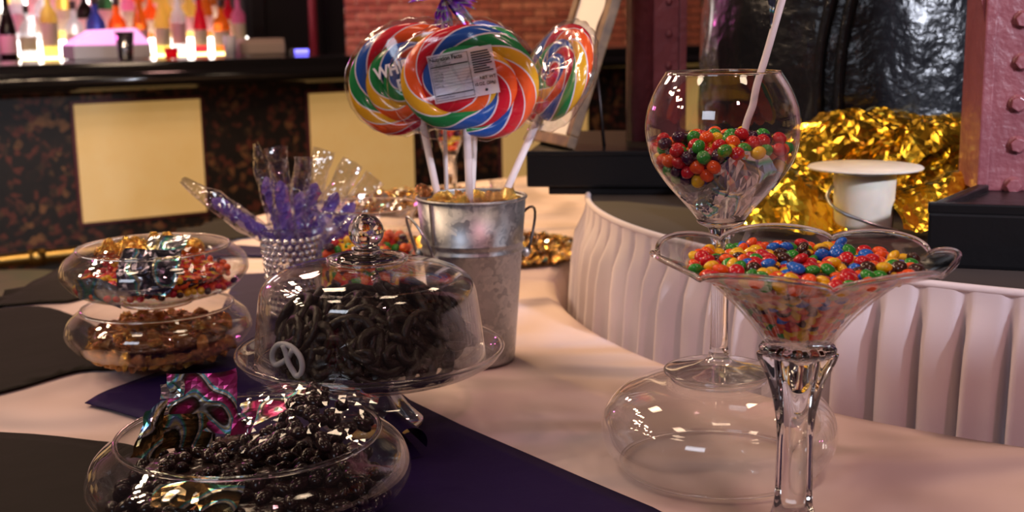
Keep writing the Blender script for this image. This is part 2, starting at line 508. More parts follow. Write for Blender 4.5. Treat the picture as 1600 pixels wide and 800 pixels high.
def pack(n, a, flat, R, zf, zt, seed, core=None, iters=150, floor=None):
    """settle n oblate sweets (radius a, height a*flat) inside a vessel of inner radius R(z); core=(top z, wall gap)"""
    rng = np.random.default_rng(seed)
    z = rng.uniform(zf, zt, n); rho = (R(z) - a) * np.sqrt(rng.uniform(0.02, 1, n)); th = rng.uniform(0, 2 * PI, n)
    p = np.stack([rho * np.cos(th), rho * np.sin(th), z / flat], 1)
    iu = np.triu_indices(n, 1)
    for it in range(iters):
        p[:, 2] -= 0.12 * a * (1 - it / iters * 0.8)
        for sub in range(2):
            d = p[iu[0]] - p[iu[1]]
            q = (d * d).sum(1)
            hit = q < (2 * a) ** 2
            if hit.any():
                i, j = iu[0][hit], iu[1][hit]; dd = d[hit]; ln = np.sqrt(q[hit]) + 1e-9
                c = dd * ((2 * a - ln) / ln * 0.42)[:, None]
                np.add.at(p, i, c); np.add.at(p, j, -c)
            zz = p[:, 2] * flat; rho = np.hypot(p[:, 0], p[:, 1]) + 1e-9
            if core:
                low = zz < core[0]
                want = np.maximum(R(zz) - core[1], 0)
                push = low & (rho < want)
                # the nearer way out: up onto the core or out to the wall
                upd = (core[0] - zz)
                out = push & ((want - rho) < upd * 1.5)
                upm = push & ~out
                s = np.where(out, want / rho, 1.0); p[:, 0] *= s; p[:, 1] *= s
                p[upm, 2] = core[0] / flat
                rho = np.hypot(p[:, 0], p[:, 1]) + 1e-9; zz = p[:, 2] * flat
            lim = np.maximum(R(zz) - a * 1.02, 1e-4)
            s = np.where(rho > lim, lim / rho, 1.0); p[:, 0] *= s; p[:, 1] *= s
            lo = (floor(np.hypot(p[:, 0], p[:, 1])) if floor else zf) + a * flat
            p[:, 2] = np.maximum(p[:, 2], lo / flat)
    p[:, 2] *= flat
    return p


def sweets(pos, meshes, name, group, label_of, loc, seed, tilt=0.45, cat='candy', keep=300, stuff_label=None, score=None):
    """one object for each sweet (the `keep` best seen), the rest joined as stuff"""
    rnd = random.Random(seed)
    order = sorted(range(len(pos)), key=(score or (lambda i: -pos[i][2])))
    rest = []
    for k, i in enumerate(order):
        key, me = rnd.choice(meshes)
        rot = Euler((rnd.gauss(0, tilt), rnd.gauss(0, tilt), rnd.uniform(0, 6.28)))
        at = Vector(pos[i]) + Vector(loc)
        if k < keep:
            link(name, me, loc=at, rot=rot, label=label_of(key), cat=cat, group=group)
        else:
            rest.append((me, Matrix.Translation(at) @ rot.to_matrix().to_4x4()))
    if rest and stuff_label:
        link(name + '_heap', join(name + '_heap', rest), label=stuff_label, cat=cat, kind='stuff')


def tri(x):
    return abs((x % 2.0) - 1.0) * 2.0 - 1.0


def crumple(name, nx, ny, fn, amp, scale, seed, smooth=False, jit=0.15):
    """creased sheet: fn(u, v) -> Vector, folded along straight random creases (flat facets, sharp ridges)"""
    rnd = random.Random(seed * 17 + 3)
    folds = []
    for k in range(7):
        d = Vector((rnd.gauss(0, 1), rnd.gauss(0, 1), rnd.gauss(0, 1))).normalized()
        e = Vector((rnd.gauss(0, 1), rnd.gauss(0, 1), rnd.gauss(0, 1))).normalized()
        folds.append((d * scale * (0.55 + 0.28 * k), rnd.uniform(0, 2), e / (1 + 0.45 * k)))
    v = []; f = []
    for j in range(ny + 1):
        for i in range(nx + 1):
            p = Vector(fn(i / nx, j / ny)); q = Vector(p)
            g = noise.noise_vector(p * scale * 0.5) * 0.5
            for d, ph, e in folds:
                g = g + e * tri(p.dot(d) + ph) * 0.55
            v.append(q + g * amp + Vector((rnd.gauss(0, 1), rnd.gauss(0, 1), rnd.gauss(0, 1))) * amp * jit * 0.3)
    for j in range(ny):
        for i in range(nx):
            a = j * (nx + 1) + i
            if (i + j) % 2: f += [(a, a + 1, a + nx + 2), (a, a + nx + 2, a + nx + 1)]
            else: f += [(a, a + 1, a + nx + 1), (a + 1, a + nx + 2, a + nx + 1)]
    return mesh(name, v, f, smooth)


def text(name, body, size, mat, parent, loc, rot=(PI/2, 0, 0), bold=0.0, sx=1.0, align='LEFT'):
    c = bpy.data.curves.new(name, 'FONT'); c.body = body; c.size = size; c.offset = bold; c.align_x = align
    c.extrude = 0.00005
    tmp = bpy.data.objects.new(name, c); COL.objects.link(tmp)
    dg = bpy.context.evaluated_depsgraph_get()
    me = bpy.data.meshes.new_from_object(tmp.evaluated_get(dg)); bpy.data.objects.remove(tmp)
    me.materials.clear()
    o = link(name, me, mat, parent, loc, rot); o.scale = (sx, 1, 1)
    return o


# ================================================================== THE SETTING
FZ = -0.75
link('floor', box('floor', -6, 6, -3, 13, FZ - 0.1, FZ), 'floor_carpet', kind='structure', label='dark patterned carpet floor under the tables')

# bar line: origin B1, along BD, normal (away from the camera) BN
B1 = Vector((-1.535, 4.30, 0)); BD = Vector((0.8425, 0.5388, 0)); BN = Vector((-0.5388, 0.8425, 0))
BANG = math.atan2(BD.y, BD.x)


def bar_at(s, n, z):
    return B1 + BD * s + BN * n + Vector((0, 0, z))


bar = thing('bar_counter', 'long black-topped bar with dark mottled front and glowing cream panels', 'bar counter', bar_at(0, 0, FZ), BANG)
# local axes of the bar: x along, y away, z from the floor
link('front', box('front', -3.2, 5.0, 0.0, 0.5, 0, 0.93), 'bar_front', bar)
link('countertop', box('countertop', -3.3, 5.1, -0.16, 0.56, 0.93, 1.026, 0.012), 'bar_top', bar)
link('nosing', tube('nosing', [(-3.3, -0.165, 0.965), (5.1, -0.165, 0.965)], 0.03, 10), 'bar_top', bar)
for i in range(-3, 5):
    x = i * 0.887
    link('panel_trim', prism('panel_trim', [(x - 0.012, -0.012), (x + 0.464, -0.012), (x + 0.464, 0.0), (x - 0.012, 0.0)], 0.448, 0.892, 0.002), 'panel_trim', bar)
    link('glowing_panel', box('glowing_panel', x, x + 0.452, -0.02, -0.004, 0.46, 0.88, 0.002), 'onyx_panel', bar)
rail = link('foot_rail', tube('foot_rail', [(-3.2, -0.18, 0.385), (5.0, -0.18, 0.385)], 0.022, 10), 'brass', bar)
for i in range(-3, 6):
    link('rail_bracket', tube('rail_bracket', [(i * 0.887 - 0.2, -0.18, 0.385), (i * 0.887 - 0.2, -0.08, 0.37), (i * 0.887 - 0.2, 0.0, 0.36)], 0.011, 8), 'brass', rail)
    link('rail_collar', tube('rail_collar', [(i * 0.887 - 0.225, -0.18, 0.385), (i * 0.887 - 0.175, -0.18, 0.385)], 0.029, 10), 'brass', rail)

# walls behind the bar
W0 = bar_at(-3.0, 2.35, FZ); 
wl = link('wall_back', box('wall_back', 0, 4.35, 0, 0.12, 0, 3.2), 'wall_grey', loc=W0, rot=(0, 0, BANG), kind='structure', label='grey wall behind the bar shelves')
door = thing('door_1', 'black door with a dark frame between bar shelves and brick wall', 'door', bar_at(1.62, 2.3, FZ), BANG); door['kind'] = 'structure'
link('door_panel', box('door_panel', 0, 0.38, 0, 0.05, 0, 2.2, 0.004), 'door_black', door)
link('door_frame', box('door_frame', -0.08, 0.0, -0.04, 0.08, 0, 2.28, 0.004), 'door_black', door)
link('door_frame', box('door_frame', 0.38, 0.50, -0.04, 0.08, 0, 2.28, 0.004), 'door_black', door)
link('door_frame', box('door_frame', -0.08, 0.50, -0.04, 0.08, 2.2, 2.28, 0.004), 'door_black', door)
link('standpipe', tube('standpipe', [bar_at(1.80, 2.0, FZ), bar_at(1.80, 2.0, 1.8)], 0.024, 12), 'pipe_red', label='red standpipe running up beside the black door', cat='pipe')

# brick wall far behind: every brick a part
bw = link('wall_brick', box('wall_brick', -1.75, 6.0, 11.56, 11.7, FZ, 2.6), 'mortar', kind='structure', label='red brick wall far behind the lollipops')
rb = random.Random(4)
brk = [with_mat(box('brick', -0.098, 0.098, -0.018, 0.02, -0.031, 0.031, 0.004), m) for m in ('brick_red', 'brick_red', 'brick_pale')]
for r in range(16):
    for c in range(17):
        x = -1.62 + c * 0.207 + (0.103 if r % 2 else 0); z = -0.16 + r * 0.072
        link('brick', rb.choice(brk), parent=bw, loc=(x, 11.55 + rb.uniform(-0.006, 0.004), z))
rail_top = link('trim_1', box('trim_1', -1.7, 6.0, 11.35, 11.56, -0.32, -0.2), 'door_black', kind='structure', label='black ledge running along the brick wall foot')

# ================================================================== BACK BAR AND THINGS ON THE BAR
bb = thing('back_bar', 'back bar cabinet with stepped glowing bottle shelves', 'shelf', bar_at(0, 1.55, FZ), BANG)
link('cabinet', box('cabinet', -3.0, 1.42, 0, 0.7, 0, 1.0), 'door_black', bb)
for k in range(3):
    link('step', box('step', 0.16, 1.36, 0.12 + 0.18 * k, 0.12 + 0.18 * (k + 1), 1.0, 1.02 + 0.075 * k, 0.004), 'plastic_white', bb)
    link('light_strip', box('light_strip', 0.17, 1.35, 0.105 + 0.18 * k, 0.12 + 0.18 * k, (1.002 if k == 0 else 1.022 + 0.075 * (k - 1)), 1.018 + 0.075 * k, 0.0), 'led_yellow' if k == 0 else 'led_white', bb)
link('light_panel', box('light_panel', 0.20, 0.80, 0.66, 0.68, 1.17, 1.62), 'led_white', bb)
link('shelf_board', box('shelf_board', -2.0, 0.14, 0.45, 0.75, 1.30, 1.34, 0.004), 'wall_grey', bb)
link('shelf_light', box('shelf_light', -2.0, 0.14, 0.47, 0.5, 1.285, 1.30), 'magenta_glow', bb)

BOT = {}


def bottle_mats():
    for nm, c in dict(amber=(0.75, 0.28, 0.04), orange=(0.9, 0.25, 0.05), clear=(0.8, 0.8, 0.85), green=(0.05, 0.15, 0.06),
                      blue=(0.12, 0.16, 0.5), red=(0.7, 0.03, 0.08), yellow=(0.9, 0.7, 0.25), pink=(0.85, 0.35, 0.55), dark=(0.03, 0.015, 0.015), purple=(0.35, 0.1, 0.6)).items():
        m, nt, out = nodes_of('bottle_' + nm)
        p = N(nt, 'BsdfPrincipled'); p.inputs['Base Color'].default_value = (*c, 1); p.inputs['Roughness'].default_value = 0.08
        t = N(nt, 'BsdfTranslucent'); t.inputs[0].default_value = (*c, 1)
        tr = N(nt, 'BsdfTransparent'); tr.inputs[0].default_value = (*[min(1, x * 1.1 + 0.1) for x in c], 1)
        m1 = N(nt, 'MixShader'); m1.inputs[0].default_value = 0.5; m2 = N(nt, 'MixShader'); m2.inputs[0].default_value = 0.1 if nm == 'dark' else 0.4
        L(nt, p, 0, m1, 1); L(nt, t, 0, m1, 2); L(nt, m1, 0, m2, 1); L(nt, tr, 0, m2, 2); L(nt, m2, 0, out, 0)


bottle_mats()
SHAPES = [[(0.030, 0), (0.037, 0.004), (0.037, 0.17), (0.034, 0.195), (0.014, 0.225), (0.0125, 0.28), (0.014, 0.283), (0.014, 0.295)],
          [(0.036, 0), (0.044, 0.005), (0.044, 0.12), (0.040, 0.15), (0.016, 0.185), (0.0135, 0.23), (0.015, 0.233), (0.015, 0.245)],
          [(0.032, 0), (0.038, 0.004), (0.038, 0.14), (0.030, 0.18), (0.015, 0.24), (0.0135, 0.30), (0.015, 0.303), (0.015, 0.315)]]
BM = []
for sh in SHAPES:
    b = [(0, 0)] + sh + [(0, sh[-1][1])]
    lab = [(sh[2][0] + 0.0006, sh[2][1] * 0.25), (sh[2][0] + 0.0012, sh[2][1] * 0.26), (sh[2][0] + 0.0012, sh[2][1] * 0.85), (sh[2][0] + 0.0006, sh[2][1] * 0.86)]
    cp = [(0, sh[-1][1] + 0.022), (0.014, sh[-1][1] + 0.022), (0.016, sh[-1][1] + 0.018), (0.016, sh[-1][1] - 0.02)][::-1]
    BM.append((b, lab, cp))
pm('paper_cream', (0.75, 0.66, 0.5), rough=0.7)
pm('paper_pink', (0.85, 0.5, 0.55), rough=0.7)
pm('cap_dark', (0.05, 0.03, 0.03), rough=0.4)
ORD = ['first', 'second', 'third', 'fourth', 'fifth', 'sixth', 'seventh', 'eighth', 'ninth', 'tenth', 'eleventh', 'twelfth']


def bottle(sx, n, z, shape, col, label, group, paper='paper_cream', k=1.0):
    b, lab, cp = BM[shape]
    t = thing('liquor_bottle', label, 'bottle', bar_at(sx, n, z), 0, group); t.scale = (k, k, k)
    key = (shape, col)
    if key not in BOT:
        BOT[key] = (with_mat(lathe('bottle_body', b, 20), 'bottle_' + col), with_mat(lathe('bottle_label', lab, 20), paper), with_mat(lathe('cap', cp, 16), 'cap_dark'))
    for nm, me in zip(('bottle_body', 'bottle_label', 'cap'), BOT[key]):
        link(nm, me, parent=t)


rows = [(1.67, 0.271, ['clear', 'yellow', 'clear', 'blue', 'orange', 'amber', 'yellow', 'clear', 'red', 'amber', 'pink']),
        (1.85, 0.346, ['clear', 'clear', 'yellow', 'dark', 'green', 'pink', 'orange', 'yellow', 'yellow', 'amber', 'red']),
        (2.03, 0.421, ['yellow', 'clear', 'clear', 'green', 'clear', 'amber', 'orange', 'yellow', 'red', 'clear', 'amber'])]
nm_row = ['lowest', 'middle', 'top']
rb = random.Random(8)
for q, (n, z, cols) in enumerate(rows):
    for i, c in enumerate(cols):
        bottle(0.22 + i * 0.104 + rb.uniform(-0.012, 0.012), n + 0.03, z, rb.choice([0, 1, 2]), c,
               f'blurred {c} liquor bottle, {ORD[i]} from the left on the {nm_row[q]} glowing step', 'liquor bottles on the back bar', rb.choice(['paper_cream', 'paper_pink']), rb.uniform(0.85, 1.1))
for i, (s, kk) in enumerate([(0.09, 1.0), (0.0, 1.0), (-0.10, 0.9), (-0.20, 1.0)]):
    bottle(s + 0.02, 1.62, 0.252, 2, 'dark', f'dark wine bottle with pink label, {ORD[[3, 2, 1, 0][i]]} from the left beside the shelf', 'wine bottles at the end of the back bar', 'paper_pink', kk)
for i, s_ in enumerate([-0.05, 0.05]):
    bottle(s_, 1.9, 0.252, 0, 'green', f'dark green bottle behind the wine bottles, {("nearer to", "farther from")[1 - i]} the glowing shelf', 'wine bottles at the end of the back bar', 'paper_cream', 1.0)

# on the bar top: till drawer boxes, shaker, napkin box, candle
tz = 0.277
t = thing('till_box', 'pale plastic box with a sloped magenta-lit lid on the bar', 'box', bar_at(0.22, 0.3, tz), BANG)
link('body', box('body', -0.13, 0.16, 0, 0.2, 0, 0.055, 0.006), 'plastic_white', t)
bm_ = mesh('lid', [(-0.13, 0, 0.055), (0.16, 0, 0.055), (0.16, 0.2, 0.055), (-0.13, 0.2, 0.055), (-0.03, 0.05, 0.11), (0.12, 0.05, 0.115), (0.12, 0.19, 0.115), (-0.03, 0.19, 0.11)],
           [(0, 1, 5, 4), (1, 2, 6, 5), (2, 3, 7, 6), (3, 0, 4, 7), (4, 5, 6, 7)], False)
link('lid', bm_, 'magenta_glow', t)  # magenta light on the lid is put in as a glow of its own
t = thing('shaker_cup', 'tapered steel shaker cup standing on the bar', 'cup', bar_at(0.225, 0.10, tz))
link('body', lathe('body', [(0, 0), (0.024, 0), (0.026, 0.003), (0.034, 0.10), (0.033, 0.10), (0.025, 0.005), (0, 0.005)], 24), 'steel', t)
link('rim', ring('rim', 0.0345, 0.002, 24, 6), 'cap_dark', t, (0, 0, 0.1))
t = thing('napkin_box', 'beige rounded napkin box at the end of the bottles', 'box', bar_at(0.84, 0.32, tz), BANG)
link('body', box('body', -0.10, 0.10, 0, 0.12, 0, 0.055, 0.012), 'plastic_beige', t)
link('lid', box('lid', -0.075, 0.10, 0.01, 0.11, 0.055, 0.066, 0.005), 'plastic_beige', t)
t = thing('tumbler', 'small white frosted tumbler beside the beige box', 'glass', bar_at(0.68, 0.26, tz))
link('body', lathe('body', [(0, 0), (0.022, 0), (0.026, 0.08), (0.0245, 0.08), (0.021, 0.004), (0, 0.004)], 20), 'plastic_white', t)
t = thing('candle_cup', 'small red glowing candle cup on the bar', 'candle', bar_at(0.40, 0.12, tz))
link('cup', lathe('cup', [(0, 0), (0.022, 0), (0.026, 0.04), (0.024, 0.04), (0.02, 0.004), (0, 0.004)], 20), 'bottle_red', t)
link('flame_glow', lathe('flame_glow', [(0, 0.006), (0.018, 0.006), (0.018, 0.028), (0, 0.03)], 16), 'led_red', t)
t = thing('night_light', 'small blue indicator light box on the bar', 'light', bar_at(1.0, 0.3, tz), BANG)
link('housing', box('housing', -0.035, 0.035, 0.004, 0.05, 0, 0.022, 0.003), 'cap_dark', t)
link('lens', box('lens', -0.03, 0.03, 0.0, 0.004, 0.003, 0.019), 'led_blue', t)

pm('green_vinyl', (0.10, 0.12, 0.05), rough=0.5, noise_mix=(0.14, 0.13, 0.06), nscale=12)
t = thing('stool', 'low stool with round green seat beyond the black cloth', 'stool', (-1.29, 2.95, FZ))
link('seat', lathe('seat', cr([(0, 0.46), (0.19, 0.46), (0.205, 0.475), (0.205, 0.50), (0.18, 0.52), (0, 0.525)], 4), 40), 'green_vinyl', t)
for k in range(4):
    a = PI / 4 + k * PI / 2
    link('leg', tube('leg', [(0.19 * math.cos(a), 0.19 * math.sin(a), 0), (0.13 * math.cos(a), 0.13 * math.sin(a), 0.465)], 0.014, 8), 'dark_wire', t)
link('footring', ring('footring', 0.165, 0.008, 40, 8), 'dark_wire', t, (0, 0, 0.18))

# ================================================================== RING TABLE (serpentine buffet tables around the round one)
CX, CY = 0.865, 1.74
RI, RO = 0.80, 1.60
A0, A1 = math.radians(62), math.radians(322)
table = thing('serving_table', 'curved buffet table under a long white cloth', 'table', (CX, CY, FZ))


def ring_cloth():
    v = []; f = []; nA = 300
    # radial section: (radius, z, is top)
    sec = [(RO + 0.05, -0.62), (RO + 0.04, -0.4), (RO + 0.02, -0.15), (RO + 0.006, -0.03), (RO - 0.004, -0.006)]
    sec += [(RO - 0.02 - (RO - RI - 0.04) * k / 24, 0.0) for k in range(25)]
    sec += [(RI + 0.004, -0.005), (RI - 0.005, -0.025), (RI - 0.012, -0.15), (RI - 0.018, -0.4), (RI - 0.02, -0.62)]
    m = len(sec)
    for i in range(nA + 1):
        a = A0 + (A1 - A0) * i / nA
        for (r, z) in sec:
            hang = max(0.0, -z)
            amp = min(1.0, hang / 0.3) * 0.022
            rr = r + amp * (math.sin(a * 46) + 0.4 * math.sin(a * 97 + 1)) * (1 if r > 1.2 else 0.5)
            zz = z
            if hang == 0:
                q = Vector((math.cos(a) * r * 3.2, math.sin(a) * r * 3.2, 0.3))
                edge = max(0.0, 1 - (r - RI) / 0.22)
                zz = -0.0012 + 0.001 * noise.noise(q * 2) + edge * 0.010 * noise.noise(q * 2.2 + Vector((3, 1, 0)))
                zz = min(zz, 0.004)
            v.append((rr * math.cos(a), rr * math.sin(a), zz - FZ))
    for i in range(nA):
        for k in range(m - 1):
            a = i * m + k
            f.append((a, a + m, a + m + 1, a + 1))
    return mesh('tablecloth', v, f)


link('tablecloth', ring_cloth(), 'white_cloth', table)
v = []; f = []
for i in range(65):
    a = A0 + (A1 - A0) * i / 64
    for r, z in ((RO - 0.02, -0.01), (RI + 0.02, -0.01), (RI + 0.02, -0.04), (RO - 0.02, -0.04)):
        v.append((r * math.cos(a), r * math.sin(a), z - FZ - 0.006))
for i in range(64):
    for k in range(4):
        f.append((i * 4 + k, i * 4 + 4 + k, i * 4 + 4 + (k + 1) % 4, i * 4 + (k + 1) % 4))
link('tabletop', mesh('tabletop', v, f, False), 'frame_wood', table)
for i in range(7):
    for r in (RI + 0.12, RO - 0.12):
        a = A0 + (A1 - A0) * (i + 0.5) / 7
        link('leg', tube('leg', [(r * math.cos(a), r * math.sin(a), 0), (r * math.cos(a), r * math.sin(a), 0.71)], 0.018, 8), 'dark_wire', table)


def overlay(name, poly, mat, z, label, hang=False, cat='cloth'):
    """a thin cloth laid on the table; outline smoothed, body filled by a grid, softly rippled"""
    pts = poly
    bm = bmesh.new()
    vs = [bm.verts.new((x, y, z)) for x, y in pts]
    bm.faces.new(vs)
    bmesh.ops.triangulate(bm, faces=bm.faces[:])
    for _ in range(4):
        lg = [e for e in bm.edges if e.calc_length() > 0.03]
        if not lg: break
        bmesh.ops.subdivide_edges(bm, edges=lg, cuts=1)
        bmesh.ops.triangulate(bm, faces=bm.faces[:])
    bmesh.ops.recalc_face_normals(bm, faces=bm.faces)
    for vv in bm.verts:
        q = vv.co * 9
        vv.co.z += 0.0008 * noise.noise(q) 
        rr = math.hypot(vv.co.x - CX, vv.co.y - CY)
        if rr > RO - 0.005:                                  # falls over the outer table edge
            k = (rr - RO + 0.005)
            d = Vector((vv.co.x - CX, vv.co.y - CY, 0)).normalized()
            vv.co.x = CX + d.x * (RO + 0.028 + 0.02 * min(k, 0.3)); vv.co.y = CY + d.y * (RO + 0.028 + 0.02 * min(k, 0.3))
            vv.co.z = z - k
    if bm.faces and sum(fc.normal.z for fc in bm.faces) < 0:
        bmesh.ops.reverse_faces(bm, faces=bm.faces[:])
    r = bmesh.ops.extrude_face_region(bm, geom=bm.faces[:])
    for g in r['geom']:
        if isinstance(g, bmesh.types.BMVert): g.co.z -= 0.0009
    bmesh.ops.recalc_face_normals(bm, faces=bm.faces)
    me = bpy.data.meshes.new(name); bm.to_mesh(me); bm.free()
    me.polygons.foreach_set('use_smooth', [True] * len(me.polygons))
    return link(name, me, mat, label=label, cat=cat)


def smooth_poly(p, n=4):
    q = cr(list(p) + [p[0]], n); return [tuple(a) for a in q[:-1]]


overlay('black_overlay', smooth_poly([(-0.98, 1.62), (-0.98, 2.0), (-0.84, 2.45), (-0.62, 2.72), (-0.4812, 2.2585), (-0.5089, 2.1779), (-0.5687, 1.9276), (-0.6168, 1.7064), (-0.673, 1.6777), (-0.8, 1.64)]),
        'black_cloth', 0.0035, 'black cloth hanging over the table edge behind the stacked bowls')
overlay('black_overlay', smooth_poly([(-0.98, 1.59), (-0.74, 1.635), (-0.66, 1.652), (-0.58, 1.58), (-0.505, 1.4739), (-0.453, 1.3354), (-0.492, 1.3221), (-0.5458, 1.2428), (-0.62, 1.20), (-0.9, 1.22)]),
        'black_cloth', 0.0035, 'black cloth on the table at the side of the stacked bowls')
overlay('black_overlay', smooth_poly([(-0.72, 1.14), (-0.4916, 1.1106), (-0.3886, 1.0804), (-0.3418, 1.0591), (-0.25, 0.97), (-0.2, 0.82), (-0.25, 0.6), (-0.55, 0.62)]),
        'black_cloth', 0.0035, 'black cloth in front, under the bowl of dark chocolates')
overlay('purple_overlay', smooth_poly([(-0.545, 2.03), (-0.4955, 2.115), (-0.4377, 2.1002), (-0.30, 2.06), (-0.29, 2.01), (-0.43, 2.012), (-0.4705, 2.02), (-0.53, 1.967)]),
        'purple_satin', 0.0036, 'narrow dark purple cloth strip behind the rock candy tumbler')
overlay('purple_overlay', [(-0.44, 1.1974), (-0.436, 1.225), (-0.4301, 1.2426), (-0.4083, 1.2871), (-0.3766, 1.3496), (-0.3897, 1.5678), (-0.4288, 1.8552), (-0.3802, 1.8612), (-0.1807, 1.6666),
                            (-0.113, 1.3612), (-0.1299, 1.2402), (-0.1068, 1.1907), (-0.0514, 1.1077), (0.03, 1.0), (0.1072, 0.8994), (0.19, 0.76), (0.16, 0.55), (-0.1, 0.62), (-0.1844, 0.8378), (-0.2592, 1.0304), (-0.3591, 1.1382), (-0.41, 1.178)],
        'purple_satin', 0.0042, 'dark purple satin cloth under the cake stand, pointed tip towards the left')
# the rolled corner of the purple cloth beside the cake stand foot
pts = [(0.014 * math.cos(a), 0.014 * math.sin(a)) for a in np.linspace(-0.4, 5.3, 24)]
v = []; f = []
for j in range(7):
    for i, (x, z) in enumerate(pts):
        k = 1 - 0.06 * j
        v.append((x * k, j * 0.011, z * k + 0.0142))
for j in range(6):
    for i in range(23):
        a = j * 24 + i; f.append((a, a + 1, a + 25, a + 24))
link('rolled_napkin', mesh('rolled_napkin', v, f), 'purple_satin', loc=(-0.090, 1.015, 0.0048), rot=(0, 0, 0.35), label='rolled purple satin napkin end beside the cake stand foot', cat='napkin')

# ================================================================== ROUND CENTRE TABLE WITH PLEATED SKIRT
TZ = 0.125
ct = thing('round_table', 'raised round table with white pleated skirt around the riveted columns', 'table', (CX, CY, FZ))
RT = 0.752
link('tabletop', lathe('tabletop', [(0, TZ - 0.022 - FZ), (RT - 0.004, TZ - 0.022 - FZ), (RT - 0.002, TZ - 0.018 - FZ), (RT - 0.002, TZ - 0.003 - FZ), (RT - 0.006, TZ - FZ), (0, TZ - FZ)], 120), 'wall_dark', ct)
link('leg', tube('leg', [(0, 0, 0), (0, 0, TZ - FZ - 0.02)], 0.05, 12), 'dark_wire', ct)
nP = 112


def skirt():
    v = []; f = []; rnd = random.Random(3)
    per = 14; n = nP * per; rows = [0.0, 0.004, 0.012, 0.022, 0.035, 0.055, 0.085, 0.13, 0.2, 0.3, 0.45, 0.62, 0.85]
    wob = [rnd.uniform(-1, 1) for _ in range(nP)]; wid = [rnd.uniform(0.75, 1.2) for _ in range(nP)]
    for i in range(n):
        p = i // per; t = (i % per) / per
        for d in rows:
            k = min(1.0, max(0.0, (d - 0.010) / 0.06)); k = k * k * (3 - 2 * k)
            # a tucked pleat: narrow deep valley at each pleat, soft round fold between, drifting as it falls
            tt = (t + 0.10 * wob[p] * min(1, d / 0.4)) % 1.0
            fold = (1 - tt) ** 0.8 * min(1.0, tt / 0.16) * 1.15 + 0.25 * math.sin(PI * tt * 2 + wob[p] * 2) * min(1, d / 0.25) * math.sin(PI * tt)
            valley = math.exp(-((min(tt, 1 - tt)) / 0.12) ** 2)
            r = RT + 0.004 + k * (0.022 * fold * wid[p] * (0.75 + 0.5 * min(1, d / 0.3)) - 0.020 * valley) - (1 - k) * 0.003 * valley + 0.010 * min(1, d / 0.5)
            a = 2 * PI * (i + 0.0) / n
            v.append((r * math.cos(a), r * math.sin(a), TZ - d - FZ + 0.001))
    m = len(rows)
    for i in range(n):
        j = (i + 1) % n
        for k in range(m - 1):
            f.append((i * m + k + 1, j * m + k + 1, j * m + k, i * m + k))
    return mesh('pleated_skirt', v, f)


link('pleated_skirt', skirt(), 'skirt_cloth', ct)
link('skirt_band', ring('skirt_band', RT + 0.001, 0.0045, 160, 6), 'skirt_cloth', ct, (0, 0, TZ - FZ + 0.0005))

# black plinths, riveted columns and cast-iron body in the middle of the round table
pl = thing('black_plinth', 'black painted plinth block under the framed picture', 'plinth', (0.0236, 1.8192, TZ))
d1 = math.atan2(-0.0278, 0.1772)
pl.rotation_euler = (0, 0, d1)
link('slab', box('slab', 0.032, 0.28, 0.01, 0.36, 0.0, 0.012, 0.002), 'black_paint', pl)
link('block', box('block', 0.0, 0.295, 0.0, 0.38, 0.012, 0.065, 0.004), 'black_paint', pl)
link('edge_strip', box('edge_strip', 0.0, 0.295, -0.002, 0.006, 0.060, 0.067, 0.0015), 'black_paint', pl)

pr = thing('black_plinth', 'black painted plinth tray at the foot of the bolted red column', 'plinth', (0.426, 1.2295, TZ))
link('block', prism('block', [(0, 0), (0.36, -0.12), (0.36, 0.35), (0.14, 0.27), (0.105, 0.145)], 0.0, 0.058, 0.004), 'black_paint', pr)
link('front_lip', prism('front_lip', [(0, 0), (0.36, -0.12), (0.36, -0.108), (0.004, 0.012)], 0.056, 0.067, 0.002), 'black_paint', pr)
link('side_lip', prism('side_lip', [(0, 0), (0.012, -0.002), (0.117, 0.140), (0.105, 0.145)], 0.056, 0.066, 0.002), 'black_paint', pr)

# left riveted column (pink-red steel): flanged stanchion
lc = thing('riveted_column', 'dark red riveted steel column behind the framed picture', 'column', (0.237, 1.97, TZ + 0.065))
link('web', box('web', -0.006, 0.044, -0.004, 0.01, 0, 1.4, 0.001), 'red_steel', lc)
link('half_round', lathe('half_round', [(0, 0), (0.026, 0), (0.026, 1.4), (0, 1.4)], 24), 'red_steel', lc, (-0.022, 0.016, 0))
link('edge_angle', box('edge_angle', 0.034, 0.046, -0.012, 0.012, 0, 1.4, 0.002), 'red_steel', lc)
rv = with_mat(lathe('rivet', [(0.006, 0), (0.0055, 0.003), (0.003, 0.005), (0, 0.0055)], 12), 'red_steel')
for k in range(12):
    link('rivet', rv, parent=lc, loc=(0.018, -0.004, 0.07 + k * 0.05), rot=(PI/2, 0, 0))
# right bolted column
rc = thing('bolted_column', 'pink-red steel column plate with hexagonal bolts', 'column', (0.535, 1.375, TZ + 0.058))
rang = -0.12
rc.rotation_euler = (0, 0, rang)
link('plate', box('plate', 0, 0.20, 0, 0.012, 0, 1.3, 0.002), 'red_steel', rc)
link('edge_plate', box('edge_plate', -0.004, 0.008, -0.002, 0.09, 0, 1.3, 0.002), 'red_steel', rc)
